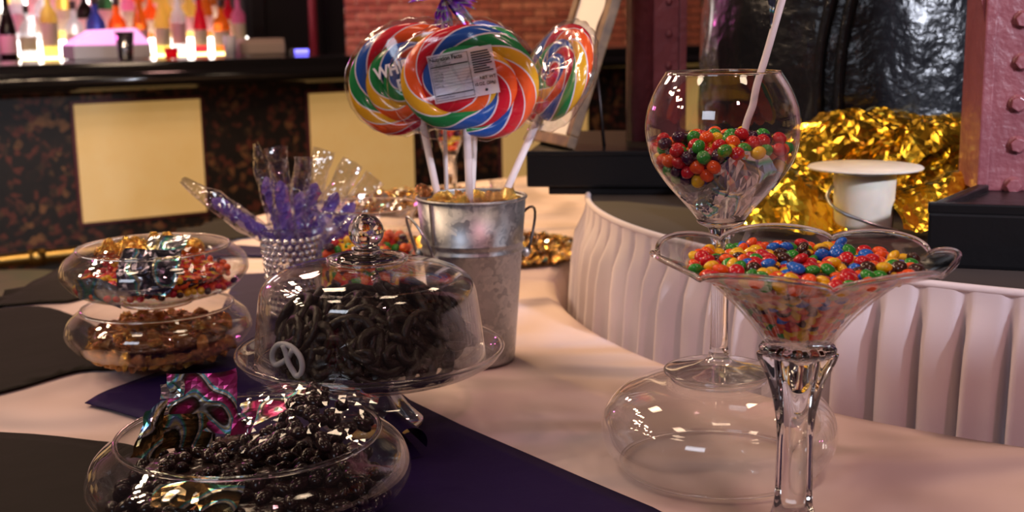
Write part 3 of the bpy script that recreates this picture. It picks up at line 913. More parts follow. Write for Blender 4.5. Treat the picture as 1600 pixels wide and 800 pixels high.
# curved bracket at the top of the column
bkt = [(0.0, 1.3), (0.0, 0.17), (-0.0035, 0.185), (-0.010, 0.22), (-0.022, 0.26), (-0.05, 0.32), (-0.09, 0.38), (-0.09, 1.3)]
bmv = []; n = len(bkt)
for y in (0.004, 0.012):
    bmv += [(x, y, z) for x, z in bkt]
link('gusset', mesh('gusset', bmv, [tuple(range(n)), tuple(reversed(range(n, 2 * n)))] + [(i, n + i, n + (i + 1) % n, (i + 1) % n) for i in range(n)], False), 'red_steel', rc)
hx = with_mat(join('bolt', [(prism('h', [(0.0085 * math.cos(k * PI / 3), 0.0085 * math.sin(k * PI / 3)) for k in range(6)], 0, 0.007, 0.0012), Matrix()),
                   (lathe('w', [(0.0105, 0), (0.0105, 0.0015), (0, 0.0015)], 16), Matrix())]), 'red_steel')
for k in range(12):
    link('bolt', hx, parent=rc, loc=(0.036 + (0.001 if k % 2 else -0.001), 0.0, -0.004 + 0.010 + k * 0.0463), rot=(PI/2, 0.3 * k, 0))

# cast-iron boiler body between the columns: lumpy shell with a curved flange
ci = thing('cast_iron_boiler', 'glossy black lumpy cast-iron body between the red columns', 'boiler', (0.60, 2.02, TZ))


def iron():
    v = []; f = []; nu, nv = 90, 60
    for j in range(nv + 1):
        z = -0.0 + 1.15 * j / nv
        for i in range(nu + 1):
            a = math.radians(150) + math.radians(240) * i / nu
            R = 0.285 - 0.25 * max(0.0, min(z, 0.9) - 0.12) ** 2
            q = Vector((math.cos(a) * R, math.sin(a) * R, z))
            R += 0.0035 * noise.noise(q * 38) + 0.006 * noise.noise(q * 13)
            v.append((R * math.cos(a), R * math.sin(a) * 0.85, z))
    for j in range(nv):
        for i in range(nu):
            a = j * (nu + 1) + i; f.append((a, a + 1, a + nu + 2, a + nu + 1))
    return mesh('shell', v, f)


link('shell', iron(), 'cast_iron', ci)
# curved flanges
for (dx, off) in ((-0.145, 0.0), (-0.118, 0.012)):
    pts = []
    for k in range(26):
        z = 0.0 + 0.6 * k / 25
        x = dx + max(0, z - 0.16) ** 2 * 0.9
        y = -0.85 * math.sqrt(max(0.001, 0.285 ** 2 - x ** 2)) - 0.006
        pts.append((x, y, z))
    link('flange', tube('flange', pts, 0.0085, 8), 'cast_iron', ci)
link('back_plate', box('back_plate', -0.262, 0.0, 0.0, 0.03, 0, 1.2, 0.003), 'black_paint', ci)

# gold foil heaped between the plinths
def gf(u, w_):
    x = 0.30 + 0.33 * u
    y = 1.52 + 0.04 * math.sin(u * 3.0) + 0.14 * w_ ** 1.3
    top = float(np.interp(u, [0, 0.15, 0.42, 0.75, 1.0], [0.03, 0.075, 0.110, 0.112, 0.095]))
    z = TZ + 0.014 + top * math.sin(w_ * PI * 0.55)
    return (x, y, z)


link('gold_foil_sheet', crumple('gold_foil_sheet', 64, 40, gf, 0.019, 36, 2), 'gold_foil', label='crumpled shiny gold foil heaped behind the frosted holder', cat='foil')


def gf2(u, w_):
    x = 0.255 + 0.14 * u
    y = 1.40 + 0.10 * w_ + 0.02 * math.sin(u * 9)
    z = TZ + 0.010 + (0.02 + 0.05 * math.sin(PI * u)) * math.sin(w_ * PI * 0.6)
    return (x, y, z)


link('gold_foil_sheet', crumple('gold_foil_sheet', 30, 22, gf2, 0.010, 40, 5), 'gold_foil', label='smaller crumple of gold foil just behind the snifter glass', cat='foil')


def gf3(u, w_):
    return (0.455 + 0.09 * u, 1.385 + 0.08 * w_, TZ + 0.012 + 0.06 * math.sin(w_ * PI * 0.6) * (0.6 + 0.4 * u))


link('gold_foil_sheet', crumple('gold_foil_sheet', 24, 22, gf3, 0.009, 44, 9), 'gold_foil', label='gold foil fold between the frosted holder and the black tray', cat='foil')

# frosted holder with the wide brim
fh = thing('candle_holder', 'frosted white cup with a wide flat brim and steel edge', 'candle holder', (0.421, 1.437, TZ))
link('cup', lathe('cup', [(0, 0), (0.0325, 0), (0.034, 0.003), (0.0365, 0.075), (0.0365, 0.077), (0, 0.077)], 48), 'frosted', fh)
link('brim', lathe('brim', [(0, 0.0765), (0.0655, 0.0785), (0.0668, 0.080), (0.0655, 0.0815), (0, 0.081)], 64), 'frosted', fh)
link('steel_rim', ring('steel_rim', 0.039, 0.0018, 48, 8), 'wire', fh, (0, 0, 0.0752))
link('wire_loop', tube('wire_loop', cr([(-0.038, 0.0, 0.058), (-0.047, -0.012, 0.046), (-0.040, -0.034, 0.034), (-0.01, -0.05, 0.022), (0.022, -0.052, 0.012), (0.045, -0.04, 0.004)], 6), 0.0022, 8), 'wire', fh)

# framed picture leaning on the plinth: faces left, seen obliquely
fa = Vector((0.0394, 1.9805, TZ + 0.067)); fb = Vector((0.0916, 1.838, TZ + 0.067))
ex = (fb - fa).normalized(); 
upv = Vector((0.33, 0.06, 0.945)); upv = (upv - ex * upv.dot(ex)).normalized(); nz = upv.cross(ex).normalized()
fr = thing('picture_frame', 'dark wooden picture frame with white mat leaning on the plinth', 'picture frame')
fr.matrix_world = Matrix(((ex.x, nz.x, upv.x, fa.x), (ex.y, nz.y, upv.y, fa.y), (ex.z, nz.z, upv.z, fa.z), (0, 0, 0, 1)))
FW, FH, FB = (fb - fa).length, 0.30, 0.019
yn = 0.0
for nm, x0, x1, z0, z1 in (('frame_bottom', 0, FW, 0, FB), ('frame_top', 0, FW, FH - FB, FH), ('frame_side', 0, FB, FB, FH - FB), ('frame_side', FW - FB, FW, FB, FH - FB)):
    link(nm, box(nm, x0, x1, -0.008, 0.008, z0, z1, 0.0025), 'frame_wood', fr)
link('mat', box('mat', FB - 0.002, FW - FB + 0.002, -0.003, 0.003, FB - 0.002, FH - FB + 0.002), 'mat_board', fr)
link('backing', box('backing', 0.004, FW - 0.004, 0.003 , 0.006, 0.004, FH - 0.004), 'frame_wood', fr)
sk = link('drawing', tube('drawing', cr([(FW - 0.03, -0.0032, 0.24), (FW - 0.024, -0.0032, 0.22), (FW - 0.03, -0.0032, 0.19), (FW - 0.025, -0.0032, 0.165)], 5), [0.0012] + [0.0035] * 14 + [0.001], 6), 'sketch', fr)
for k in range(3):
    link('drawn_finger', tube('drawn_finger', cr([(FW - 0.06 + k * 0.011, -0.0032, 0.085), (FW - 0.063 + k * 0.012, -0.0032, 0.068), (FW - 0.06 + k * 0.013, -0.0032, 0.058)], 4), 0.0022, 6), 'sketch', fr)
link('easel_leg', tube('easel_leg', [(FW * 0.6, 0.006, 0.18), (FW * 0.85, 0.075, -0.006)], 0.003, 6), 'dark_wire', fr)

# ================================================================== VESSELS
def add_rim(t, r, z, rad=0.0016, name='rim', mat='glass_solid', segs=72, fn=None):
    return link(name, ring(name, r, rad, segs, 8, fn), mat, t, (0, 0, z))


BOWL = [(0.036, 0.0), (0.040, 0.0015), (0.041, 0.006), (0.060, 0.0095), (0.086, 0.018), (0.1005, 0.0325), (0.103, 0.0415), (0.099, 0.0525), (0.089, 0.0615), (0.0845, 0.0655)]
ZB = 0.0105


def bowl(label, loc, k=1.0, rx=0.0, rz=0.0, name='glass_bowl'):
    t = thing(name, label, 'bowl', loc, rz)
    O = [(r * k, z * k) for r, z in BOWL]
    link('bowl_wall', lathe('bowl_wall', vessel_prof(O, 0.0026 * k, ZB * k), 96), 'glass_wall', t)
    add_rim(t, (BOWL[-1][0] - 0.0013) * k, BOWL[-1][1] * k, 0.0018 * k)
    link('foot', ring('foot', 0.037 * k, 0.0028 * k, 64, 8), 'glass_solid', t, (0, 0, 0.0031 * k))
    return t, prof_R(O, 0.0026 * k)


# ---- stack of two bowls
SX, SY = -0.402, 1.345
bowl_lo, R_lo = bowl('glass bowl of copper-wrapped candies, lower of the stacked pair', (SX, SY, 0.006))
Z2 = 0.006 + 0.0675 + 0.0005
bowl_up, R_up = bowl('glass bowl of bagged red and yellow candies, upper of the stacked pair', (SX, SY, Z2))
# wrapped candies: crinkled lump with a twisted tail
def wrapped(name, a, seed, mat):
    rnd = random.Random(seed)
    me = ellipsoid(name, a, a * 0.85, a * 0.72, 9, 6)
    for vv in me.vertices:
        n_ = noise.noise(vv.co * 260 + Vector((seed, 0, 0)))
        vv.co *= 1 + 0.28 * n_
        if abs(vv.co.x) > a * 0.75: vv.co.x *= 1.25
    me.polygons.foreach_set('use_smooth', [False] * len(me.polygons))
    return with_mat(me, mat)


cop = [('copper', wrapped('wrapped_candy', 0.0085, i, 'copper_wrap')) for i in range(3)] + [('gold', wrapped('wrapped_candy', 0.0085, 7 + i, 'gold_wrap')) for i in range(2)] + [('bright', wrapped('wrapped_candy', 0.0085, 15, 'bright_gold_wrap'))]
core_p = [(0, 0.016), (0.045, 0.016), (0.066, 0.024), (0.078, 0.035), (0.07, 0.041), (0, 0.043)]


def core(name, prof, mat, loc, label):
    link(name, lathe(name, prof, 40), mat, loc=loc, label=label, cat='candy', kind='stuff')


P = pack(185, 0.0072, 0.85, R_lo, ZB, 0.075, 11, core=(0.038, 0.024), iters=110)
P[:, 2] = np.minimum(P[:, 2], 0.058)
core('candy_heap', core_p, 'mass_gold', (SX, SY, 0.006), 'inner heap of wrapped candies in the lower stacked bowl')
sweets(P, cop, 'wrapped_candy', 'wrapped candies in the lower stacked bowl', lambda k: f'{k} foil-wrapped candy in the lower stacked bowl', (SX, SY, 0.006), 3, 0.8)

small = [(k, with_mat(ellipsoid('small_candy', 0.0042, 0.0042, 0.0034, 10, 6), 'candy_' + k)) for k in ('red', 'orange', 'orange', 'red', 'yellow', 'brown')]
P = pack(190, 0.0041, 0.85, R_up, ZB, 0.07, 12, core=(0.039, 0.020), iters=110, floor=lambda r: np.where(r > 0.09, 0.012, 0.02))
core('candy_heap', [(0, 0.014), (0.045, 0.015), (0.068, 0.025), (0.080, 0.036), (0.07, 0.039), (0, 0.041)], 'mass_warm', (SX, SY, Z2), 'inner heap of small candies in the upper stacked bowl')
sweets(P, small, 'small_candy', 'small bagged candies in the upper stacked bowl', lambda k: f'small {k} candy in a bag in the upper stacked bowl', (SX, SY, Z2), 5, 0.7)
gb = [('gold', wrapped('gold_candy', 0.0105, 20 + i, 'bright_gold_wrap')) for i in range(3)]
rnd = random.Random(2)
for k in range(20):
    a = rnd.uniform(0.7, 2.9); r = rnd.uniform(0.02, 0.074)
    link('gold_candy', rnd.choice(gb)[1], loc=(SX + r * math.cos(a), SY + r * math.sin(a), Z2 + 0.054 + rnd.uniform(0, 0.008)), rot=(rnd.uniform(0, 3), rnd.uniform(0, 3), rnd.uniform(0, 3)),
         label='bright gold-wrapped candy at the back of the upper stacked bowl', cat='candy', group='gold candies in the upper stacked bowl')


def sheet(name, p0, eu, ev, nx, ny, amp, scale, seed, mat, label, cat='wrapper', bend=0.0):
    p0, eu, ev = Vector(p0), Vector(eu), Vector(ev); nn = eu.cross(ev).normalized()
    me = crumple(name, nx, ny, lambda u, w_: p0 + eu * u + ev * w_ + nn * bend * (math.sin(u * PI) + 0.5 * math.sin(w_ * PI)), amp, scale, seed)
    return link(name, me, mat, label=label, cat=cat)


# dark shiny bag at the front of the upper bowl, clear bags around it
sheet('foil_bag', (SX - 0.018, SY - 0.088, Z2 + 0.026), (0.062, -0.004, 0.002), (0.006, 0.030, 0.044), 14, 14, 0.010, 45, 3, 'holo_dark', 'dark silvery foil bag at the front of the upper stacked bowl', 'bag', 0.004)
sheet('foil_bag', (SX + 0.000, SY - 0.046, Z2 + 0.062), (0.044, 0.012, 0.004), (0.0, 0.03, 0.014), 10, 8, 0.006, 50, 4, 'holo_silver', 'rainbow-sheened silver foil flap on top of the upper stacked bowl', 'bag')
sheet('clear_bag', (SX - 0.070, SY - 0.055, Z2 + 0.044), (0.058, -0.022, 0.0), (0.004, 0.04, 0.020), 12, 8, 0.006, 45, 6, 'cellophane', 'clear bag over red candies in the upper stacked bowl', 'bag', 0.004)
sheet('clear_bag', (SX + 0.034, SY - 0.060, Z2 + 0.030), (0.05, 0.035, 0.0), (-0.012, 0.03, 0.036), 12, 8, 0.006, 45, 8, 'cellophane', 'clear crinkled bag beside the dark foil bag in upper bowl', 'bag', 0.004)
sheet('foil_bag', (SX - 0.064, SY - 0.070, Z2 + 0.020), (0.05, -0.016, -0.004), (-0.004, 0.004, 0.022), 10, 6, 0.006, 50, 12, 'holo_silver', 'silver foil strip low at the front of the upper stacked bowl', 'bag')

# ---- foreground bowl of chocolate almonds
GX, GY, GK = -0.198, 0.868, 1.16
bowl_fg, R_fg = bowl('wide glass bowl of dark chocolate almonds nearest the camera', (GX, GY, 0.0055), GK)
alm = [('dark', with_mat(ellipsoid('chocolate_almond', 0.0085, 0.0058, 0.0050, 14, 9), 'dark_chocolate'))]
P = pack(430, 0.0066, 0.85, R_fg, ZB * GK, 0.08, 21, core=(0.042, 0.024), iters=130)
core('chocolate_heap', [(r * GK, z * GK) for r, z in core_p], 'mass_choc', (GX, GY, 0.0055), 'inner heap of dark chocolate almonds in the nearest bowl')
sweets(P, alm, 'chocolate_almond', 'dark chocolate almonds in the nearest bowl', lambda k: 'glossy dark chocolate almond in the nearest glass bowl', (GX, GY, 0.0055), 6, 0.5, stuff_label='lower layer of dark chocolate almonds in the nearest bowl')
g0 = 0.0055
# bag of almonds on the right side of the bowl: a few almonds heaped higher under clear film
rnd = random.Random(31)
for k in range(46):
    u, w_ = rnd.random(), rnd.random()
    x = GX + 0.012 + 0.07 * u; y = GY - 0.045 + 0.10 * w_
    h = 0.070 + 0.024 * math.sin(PI * min(1, u * 1.1)) * (0.55 + 0.45 * w_)
    link('chocolate_almond', alm[0][1], loc=(x, y, g0 + h), rot=(rnd.gauss(0, .4), rnd.gauss(0, .4), rnd.uniform(0, 6.28)), label='dark chocolate almond inside the clear bag in the nearest bowl', cat='candy', group='bagged chocolate almonds in the nearest bowl')
sheet('clear_bag', (GX - 0.004, GY - 0.052, g0 + 0.076), (0.095, 0.0, -0.004), (0.006, 0.062, 0.026), 22, 16, 0.007, 42, 15, 'cellophane', 'crinkled clear bag of almonds along the front of nearest bowl', 'bag', 0.008)
sheet('clear_bag', (GX + 0.008, GY + 0.012, g0 + 0.102), (0.080, 0.006, -0.014), (0.0, 0.062, -0.012), 20, 14, 0.008, 40, 17, 'cellophane', 'clear bag fold over almonds at the back of nearest bowl', 'bag', 0.004)
# holographic wrappers
sheet('holo_wrapper', (GX - 0.060, GY + 0.006, g0 + 0.070), (0.050, 0.004, 0.004), (-0.002, 0.006, 0.046), 14, 16, 0.0035, 45, 21, 'holo_pink', 'pink holographic foil wrapper standing up in the nearest bowl')
sheet('holo_wrapper', (GX - 0.072, GY - 0.004, g0 + 0.060), (0.040, 0.010, 0.004), (0.004, 0.010, 0.026), 12, 12, 0.006, 45, 23, 'holo_olive', 'dark olive holographic wrapper in front of the pink one')
sheet('holo_wrapper', (GX - 0.066, GY + 0.006, g0 + 0.100), (0.018, 0.002, 0.002), (0.0, 0.004, 0.014), 6, 6, 0.004, 60, 25, 'holo_silver', 'small pale silver foil tip beside the pink wrapper')
sheet('holo_wrapper', (GX - 0.085, GY - 0.020, g0 + 0.062), (0.022, 0.006, 0.0), (0.006, 0.012, 0.036), 8, 10, 0.007, 55, 27, 'holo_olive', 'small gold-green holographic scrap against the bowl wall')
sheet('holo_wrapper', (GX - 0.012, GY + 0.030, g0 + 0.074), (0.05, 0.014, 0.004), (-0.006, 0.022, 0.010), 10, 7, 0.006, 50, 29, 'holo_pink', 'flat magenta holographic wrapper lying on the almonds at the back')
sheet('holo_wrapper', (GX - 0.016, GY + 0.002, g0 + 0.072), (0.016, 0.002, 0.0), (0.006, 0.004, 0.016), 4, 4, 0.003, 60, 33, 'holo_pink', 'tiny red foil peak among the almonds')
sheet('holo_wrapper', (GX - 0.050, GY - 0.094, g0 + 0.056), (0.06, -0.006, -0.004), (0.002, 0.02, 0.012), 12, 5, 0.005, 50, 35, 'holo_olive', 'gold holographic strip at the front of the nearest bowl')

# ---- cake stand with dome
KX, KY = -0.135, 1.113
ks = thing('cake_stand', 'clear glass pedestal cake stand holding the pretzels', 'cake stand', (KX, KY, 0.005))
foot = [(0, 0.0), (0.046, 0.0), (0.048, 0.002), (0.046, 0.006), (0.034, 0.017), (0.024, 0.032), (0.0215, 0.046), (0.024, 0.0535), (0, 0.054)]
link('pedestal', lathe('pedestal', foot, 72, fn=lambda r, z, a: (r * (1 + 0.035 * math.cos(8 * a) * (1 if 0.004 < z < 0.056 else 0)), z)), 'glass_foot', ks)
plate_o = [(0.020, 0.054), (0.06, 0.0545), (0.100, 0.0575), (0.118, 0.0645), (0.1265, 0.0745)]
link('plate', lathe('plate', vessel_prof(plate_o, 0.004, 0.0640), 110), 'glass_wall_thick', ks)
add_rim(ks, 0.1245, 0.0750, 0.0022, 'plate_rim')
dome = thing('cake_dome', 'clear glass dome with ball knob covering chocolate pretzels', 'dome', (KX, KY, 0.005 + 0.0655))
DOME = [(0.1085, 0.0), (0.1080, 0.010), (0.1045, 0.040), (0.1010, 0.064), (0.096, 0.074), (0.086, 0.0815), (0.072, 0.0865), (0.055, 0.0900), (0.035, 0.0935), (0.022, 0.0955)]
o = cr(DOME, 6)
prof = o + [(0, o[-1][1] + 0.0003)] + [(0, o[-1][1] - 0.0025)] + [(r - 0.0024, z - 0.002 if r < 0.09 else z) for r, z in reversed(o)] + [o[0]]
link('dome_wall', lathe('dome_wall', prof, 110), 'glass_wall', dome)
link('dome_rim', ring('dome_rim', 0.1072, 0.0017, 100, 8), 'glass_solid', dome, (0, 0, 0.0012))
link('step_ring', ring('step_ring', 0.036, 0.0026, 72, 8), 'glass_solid', dome, (0, 0, 0.0950))
link('collar', lathe('collar', cr([(0.030, 0.0952), (0.026, 0.0985), (0.016, 0.1000), (0.0125, 0.1025), (0.0122, 0.106)], 4) + [(0, 0.106), (0, 0.0952), (0.030, 0.0952)][0:2], 48), 'glass_solid', dome)
kn = [(0.0165 * math.cos(t), 0.1205 + 0.0165 * math.sin(t)) for t in np.linspace(-PI / 2 + 0.02, PI / 2 - 0.02, 22)]
link('knob', lathe('knob', [(0, 0.104)] + kn + [(0, 0.137)], 40), 'glass_solid', dome)


def pretzel_mesh(name, mat, k=1.0, seg=6, thick=0.0030):
    pts = []
    def arc(cx, cy, r, a0, a1, n):
        return [(cx + r * math.cos(math.radians(a0 + (a1 - a0) * i / n)), cy + r * math.sin(math.radians(a0 + (a1 - a0) * i / n)), 0) for i in range(n + 1)]
    path = [(0.0015, -0.006, 0.001), (-0.003, 0.001, 0.0015), (-0.009, 0.0075, 0), (-0.0135, 0.010, 0), (-0.018, 0.006, 0), (-0.0185, -0.002, 0), (-0.013, -0.0105, 0), (0.0, -0.0145, 0),
            (0.013, -0.0105, 0), (0.0185, -0.002, 0), (0.018, 0.006, 0), (0.0135, 0.010, 0), (0.009, 0.0075, 0), (0.003, 0.001, -0.0012), (-0.0015, -0.006, -0.001)]
    # loops of a pretzel: ends cross in the middle and fall onto the bottom bar
    path = [(0.006, -0.0135, 0.002)] + path[0:1] + path[1:-1] + path[-1:] + [(-0.006, -0.0135, 0.002)]
    return with_mat(tube(name, [(x * k, y * k, z * k) for x, y, z in cr(path, 3)], thick * k, seg), mat)


prz = []
for i in range(4):
    pz = pretzel_mesh('chocolate_pretzel', 'pretzel_chocolate', 1.12, 8, 0.0043)
    for vv in pz.vertices:
        vv.co += noise.noise_vector(vv.co * 190 + Vector((i * 9, 0, 0))) * 0.0016
        vv.co.z *= 0.85
    prz.append(('dark', pz))
# heap: pretzels on a low mound under the dome
rnd = random.Random(14)
zb = 0.005 + 0.0660


def heap_h(x, y):
    # two humps: a low one on the left, a tall one right of the middle
    r = math.hypot(x, y)
    h = 0.030 + 0.024 * math.exp(-((x - 0.040) ** 2 + (y - 0.0) ** 2) / 0.0016) + 0.014 * math.exp(-((x + 0.035) ** 2 + y ** 2) / 0.0018)
    return h * max(0.0, min(1.0, (0.100 - r) / 0.028))


cnt = 0; placed = []
for k in range(2600):
    a = rnd.uniform(0, 2 * PI); r = 0.082 * math.sqrt(rnd.random()); x, y = r * math.cos(a), r * math.sin(a)
    hh = heap_h(x, y)
    z = 0.006 + hh * rnd.random() ** 0.35
    if any((x - p[0]) ** 2 + (y - p[1]) ** 2 + ((z - p[2]) * 1.7) ** 2 < 0.0158 ** 2 for p in placed): continue
    placed.append((x, y, z))
    out = math.atan2(y, x)
    tl = min(1.45, 0.25 + 15 * r) if rnd.random() < 0.85 else rnd.uniform(0, 0.6)
    rot = (Matrix.Rotation(out, 4, 'Z') @ Matrix.Rotation(tl * 0.8, 4, 'Y') @ Matrix.Rotation(rnd.uniform(0, 6.28), 4, 'Z') @ Matrix.Rotation(rnd.gauss(0, 0.35), 4, 'X')).to_euler()
    link('chocolate_pretzel', rnd.choice(prz)[1], loc=(KX + x, KY + y, zb + z), rot=rot, label='dark chocolate-covered pretzel heaped under the glass dome', cat='pretzel', group='chocolate pretzels under the dome')
lump = []
for i in range(40):
    pass
v = []; f = []
for j in range(15):
    for i in range(40):
        a = 2 * PI * i / 40; r = 0.088 * j / 14; x, y = r * math.cos(a), r * math.sin(a)
        v.append((x, y, max(0.001, heap_h(x, y) - 0.010)))
for j in range(14):
    for i in range(40):
        f.append((j * 40 + i, (j + 1) * 40 + i, (j + 1) * 40 + (i + 1) % 40, j * 40 + (i + 1) % 40))
link('pretzel_heap', mesh('pretzel_heap', v, f), 'mass_choc', loc=(KX, KY, zb), label='inner heap of dark chocolate pretzels under the dome', cat='pretzel', kind='stuff')
gp = pretzel_mesh('grey_pretzel_shape', 'pale_grey', 0.98, 8, 0.0027)  # grey outline in pretzel form, set just inside the dome wall
link('grey_pretzel_shape', gp, loc=(KX - 0.066, KY - 0.068, zb + 0.0165), rot=(Matrix.Rotation(-0.6, 4, 'Z') @ Matrix.Rotation(PI / 2, 4, 'X') @ Matrix.Rotation(PI - 0.25, 4, 'Z')).to_euler(), label='pale grey pretzel-shaped outline against the inside of the dome', cat='pretzel')

# ---- bucket with lollipops
UX, UY = -0.0445, 1.352
bk = thing('metal_bucket', 'tall tapered galvanized bucket holding the lollipops', 'bucket', (UX, UY, 0.002))
BH = 0.187
bo = [(0.0455, 0.0), (0.0462, 0.002), (0.0590, BH * 0.70), (0.0600, BH * 0.735)]


def rb_(z):
    return 0.0458 + (0.0612 - 0.0458) * z / BH


prof = [(0, 0.004), (0.043, 0.004), (0.0455, 0), (rb_(0.003), 0.003)]
for zz in (0.128, 0.138):
    prof += [(rb_(zz - 0.0035), zz - 0.0035), (rb_(zz) + 0.0018, zz - 0.001), (rb_(zz) + 0.0018, zz + 0.001), (rb_(zz + 0.0035), zz + 0.0035)]
prof += [(rb_(BH), BH), (rb_(BH) - 0.0012, BH), (rb_(0.006) - 0.0012, 0.006), (0, 0.006)]
link('body', lathe('body', prof, 96), 'galvanized', bk)
link('rim', ring('rim', 0.0612, 0.0018, 96, 8), 'galvanized', bk, (0, 0, BH))
link('seam', box('seam', -0.0022, 0.0022, -0.001, 0.001, 0.004, BH - 0.002), 'galvanized', bk, (rb_(BH / 2) * math.cos(-2.35), rb_(BH / 2) * math.sin(-2.35), 0), (0, 0.085, -2.35 + 0))
bk.children[-1].rotation_euler = Euler((0, 0, -2.35 + PI / 2)); bk.children[-1].location = (0, 0, 0)
sm = bk.children[-1].data
for vv in sm.vertices:
    vv.co.y = vv.co.y - rb_(vv.co.z) - 0.0004
for s, a in ((-1, math.radians(205)), (1, math.radians(25))):
    hr = thing('handle', '', '', (0, 0, 0)); bpy.data.objects.remove(hr)
    ca, sa = math.cos(a), math.sin(a); r0 = rb_(0.135)
    tx, ty = -sa, ca
    pts = []
    for t in np.linspace(0, PI, 15):
        w2 = 0.027 * math.cos(t); up = 0.046 * math.sin(t)
        bulge = 0.006 + 0.012 * math.sin(t)
        dr = math.sqrt(max(1e-6, (r0 + 0.001) ** 2 - w2 ** 2)) + bulge
        pts.append((dr * ca + w2 * tx, dr * sa + w2 * ty, 0.124 + up))
    h = link('handle', tube('handle', pts, 0.0016, 8), 'wire' if s < 0 else 'dark_wire', bk)
    for q in (0, -1):
        x, y, z = pts[q]
        link('handle_lug', ellipsoid('handle_lug', 0.0045, 0.0045, 0.006, 10, 7), 'galvanized', h, (x * 0.955, y * 0.955, z - 0.001))
# gold-wrapped candies filling the bucket top
rnd = random.Random(77)
placed = []
for k in range(400):
    a = rnd.uniform(0, 2 * PI); r = 0.047 * math.sqrt(rnd.random()); x, y = r * math.cos(a), r * math.sin(a)
    if any((x - p[0]) ** 2 + (y - p[1]) ** 2 < 0.0155 ** 2 for p in placed): continue
    placed.append((x, y))
    link('gold_candy', rnd.choice(gb)[1] if rnd.random() < 0.5 else rnd.choice(cop)[1], loc=(UX + x, UY + y, 0.002 + BH - 0.006 + rnd.uniform(-0.004, 0.004)), rot=(rnd.uniform(0, 3), rnd.uniform(0, 3), rnd.uniform(0, 3)),
         label='gold foil-wrapped candy filling the top of the metal bucket', cat='candy', group='gold candies in the metal bucket')
link('candy_filling', lathe('candy_filling', [(0, 0.05), (0.045, 0.05), (0.0555, BH - 0.016), (0, BH - 0.014)], 40), 'mass_gold', loc=(UX, UY, 0.002), label='packed wrapped candies deeper inside the metal bucket', cat='candy', kind='stuff')
link('gold_candy', cop[1][1], loc=(UX - 0.055, UY + 0.006, 0.002 + BH + 0.007), rot=(1.4, 0.5, 0.2), label='copper-wrapped candy sticking up over the bucket rim', cat='candy')


def swirl_mesh(name, R=0.0735, turns=3.2, squash=0.80, twist=1 / 0.15, hand=1, thick=0.82, phase=0.0):
    n = 230; seg = 14
    sp = R / (turns + 0.25); w_ = sp * 0.53
    path = []
    for i in range(n + 1):
        t = i / n
        th = -PI / 2 + hand * 2 * PI * turns * t
        r = (R - w_ * 0.9) * (1 - t) ** 0.92 + 0.0008
        notch = 1 - 0.13 * math.exp(-((math.atan2(math.sin(th + PI / 2), math.cos(th + PI / 2))) / 0.33) ** 2) * (1 - t) ** 0.6
        r *= notch
        path.append(Vector((r * math.cos(th), 0, r * math.sin(th) * squash)))
    v = []; f = []; uvs = []; s = 0.0
    for i in range(n + 1):
        tg = (path[min(i + 1, n)] - path[max(i - 1, 0)]).normalized()
        nn = Vector((tg.z, 0, -tg.x)); b = Vector((0, 1, 0))
        if i: s += (path[i] - path[i - 1]).length
        k = min(1.0, 0.45 + i / 14) * (1.0 if i < n - 6 else 0.8)
        for q in range(seg + 1):
            a = 2 * PI * q / seg
            v.append(path[i] + nn * math.cos(a) * w_ * k + b * math.sin(a) * w_ * thick * k)
            uvs.append((q / seg + phase, s * twist))
    m = seg + 1
    for i in range(n):
        for q in range(seg):
            f.append((i * m + q, i * m + q + 1, (i + 1) * m + q + 1, (i + 1) * m + q))
    f.append(tuple(range(seg))); f.append(tuple(reversed(range(n * m, n * m + seg))))
    me = mesh(name, v, f)
    ul = me.uv_layers.new(name='UVMap')
    for l in me.loops: ul.data[l.index].uv = uvs[l.vertex_index]
    return with_mat(me, 'swirl_candy'), w_


SW, SWW = swirl_mesh('swirl')
SW2, _ = swirl_mesh('swirl', hand=-1, phase=0.4)
# cellophane over the disc: a flattened pillow with a frill where it is gathered on the stick
v = []; f = []
nu, nv = 48, 14
for j in range(nv + 1):
    t = -PI / 2 + PI * j / nv
    for i in range(nu):
        a = 2 * PI * i / nu
        nt_ = 1 - 0.08 * math.exp(-((math.atan2(math.sin(a + PI / 2), math.cos(a + PI / 2))) / 0.3) ** 2)
        r = 0.0755 * math.cos(t) ** 0.4 * nt_ + 0.0012 * math.sin(a * 23) * math.cos(t)
        v.append((r * math.cos(a), 0.0125 * math.sin(t) * (1 + 0.1 * math.sin(a * 7)), r * math.sin(a) * 0.80))
for j in range(nv):
    for i in range(nu):
        f.append((j * nu + i, j * nu + (i + 1) % nu, (j + 1) * nu + (i + 1) % nu, (j + 1) * nu + i))
WRAP = with_mat(mesh('wrapper', v, f), 'cellophane_soft')
GATH = with_mat(lathe('wrapper_gather', cr([(0.0085, 0.004), (0.0062, -0.002), (0.0056, -0.010), (0.0060, -0.018), (0.0056, -0.022)], 4), 24, fn=lambda r, z, a: (r * (1 + 0.10 * math.cos(7 * a)), z)), 'cellophane_soft')


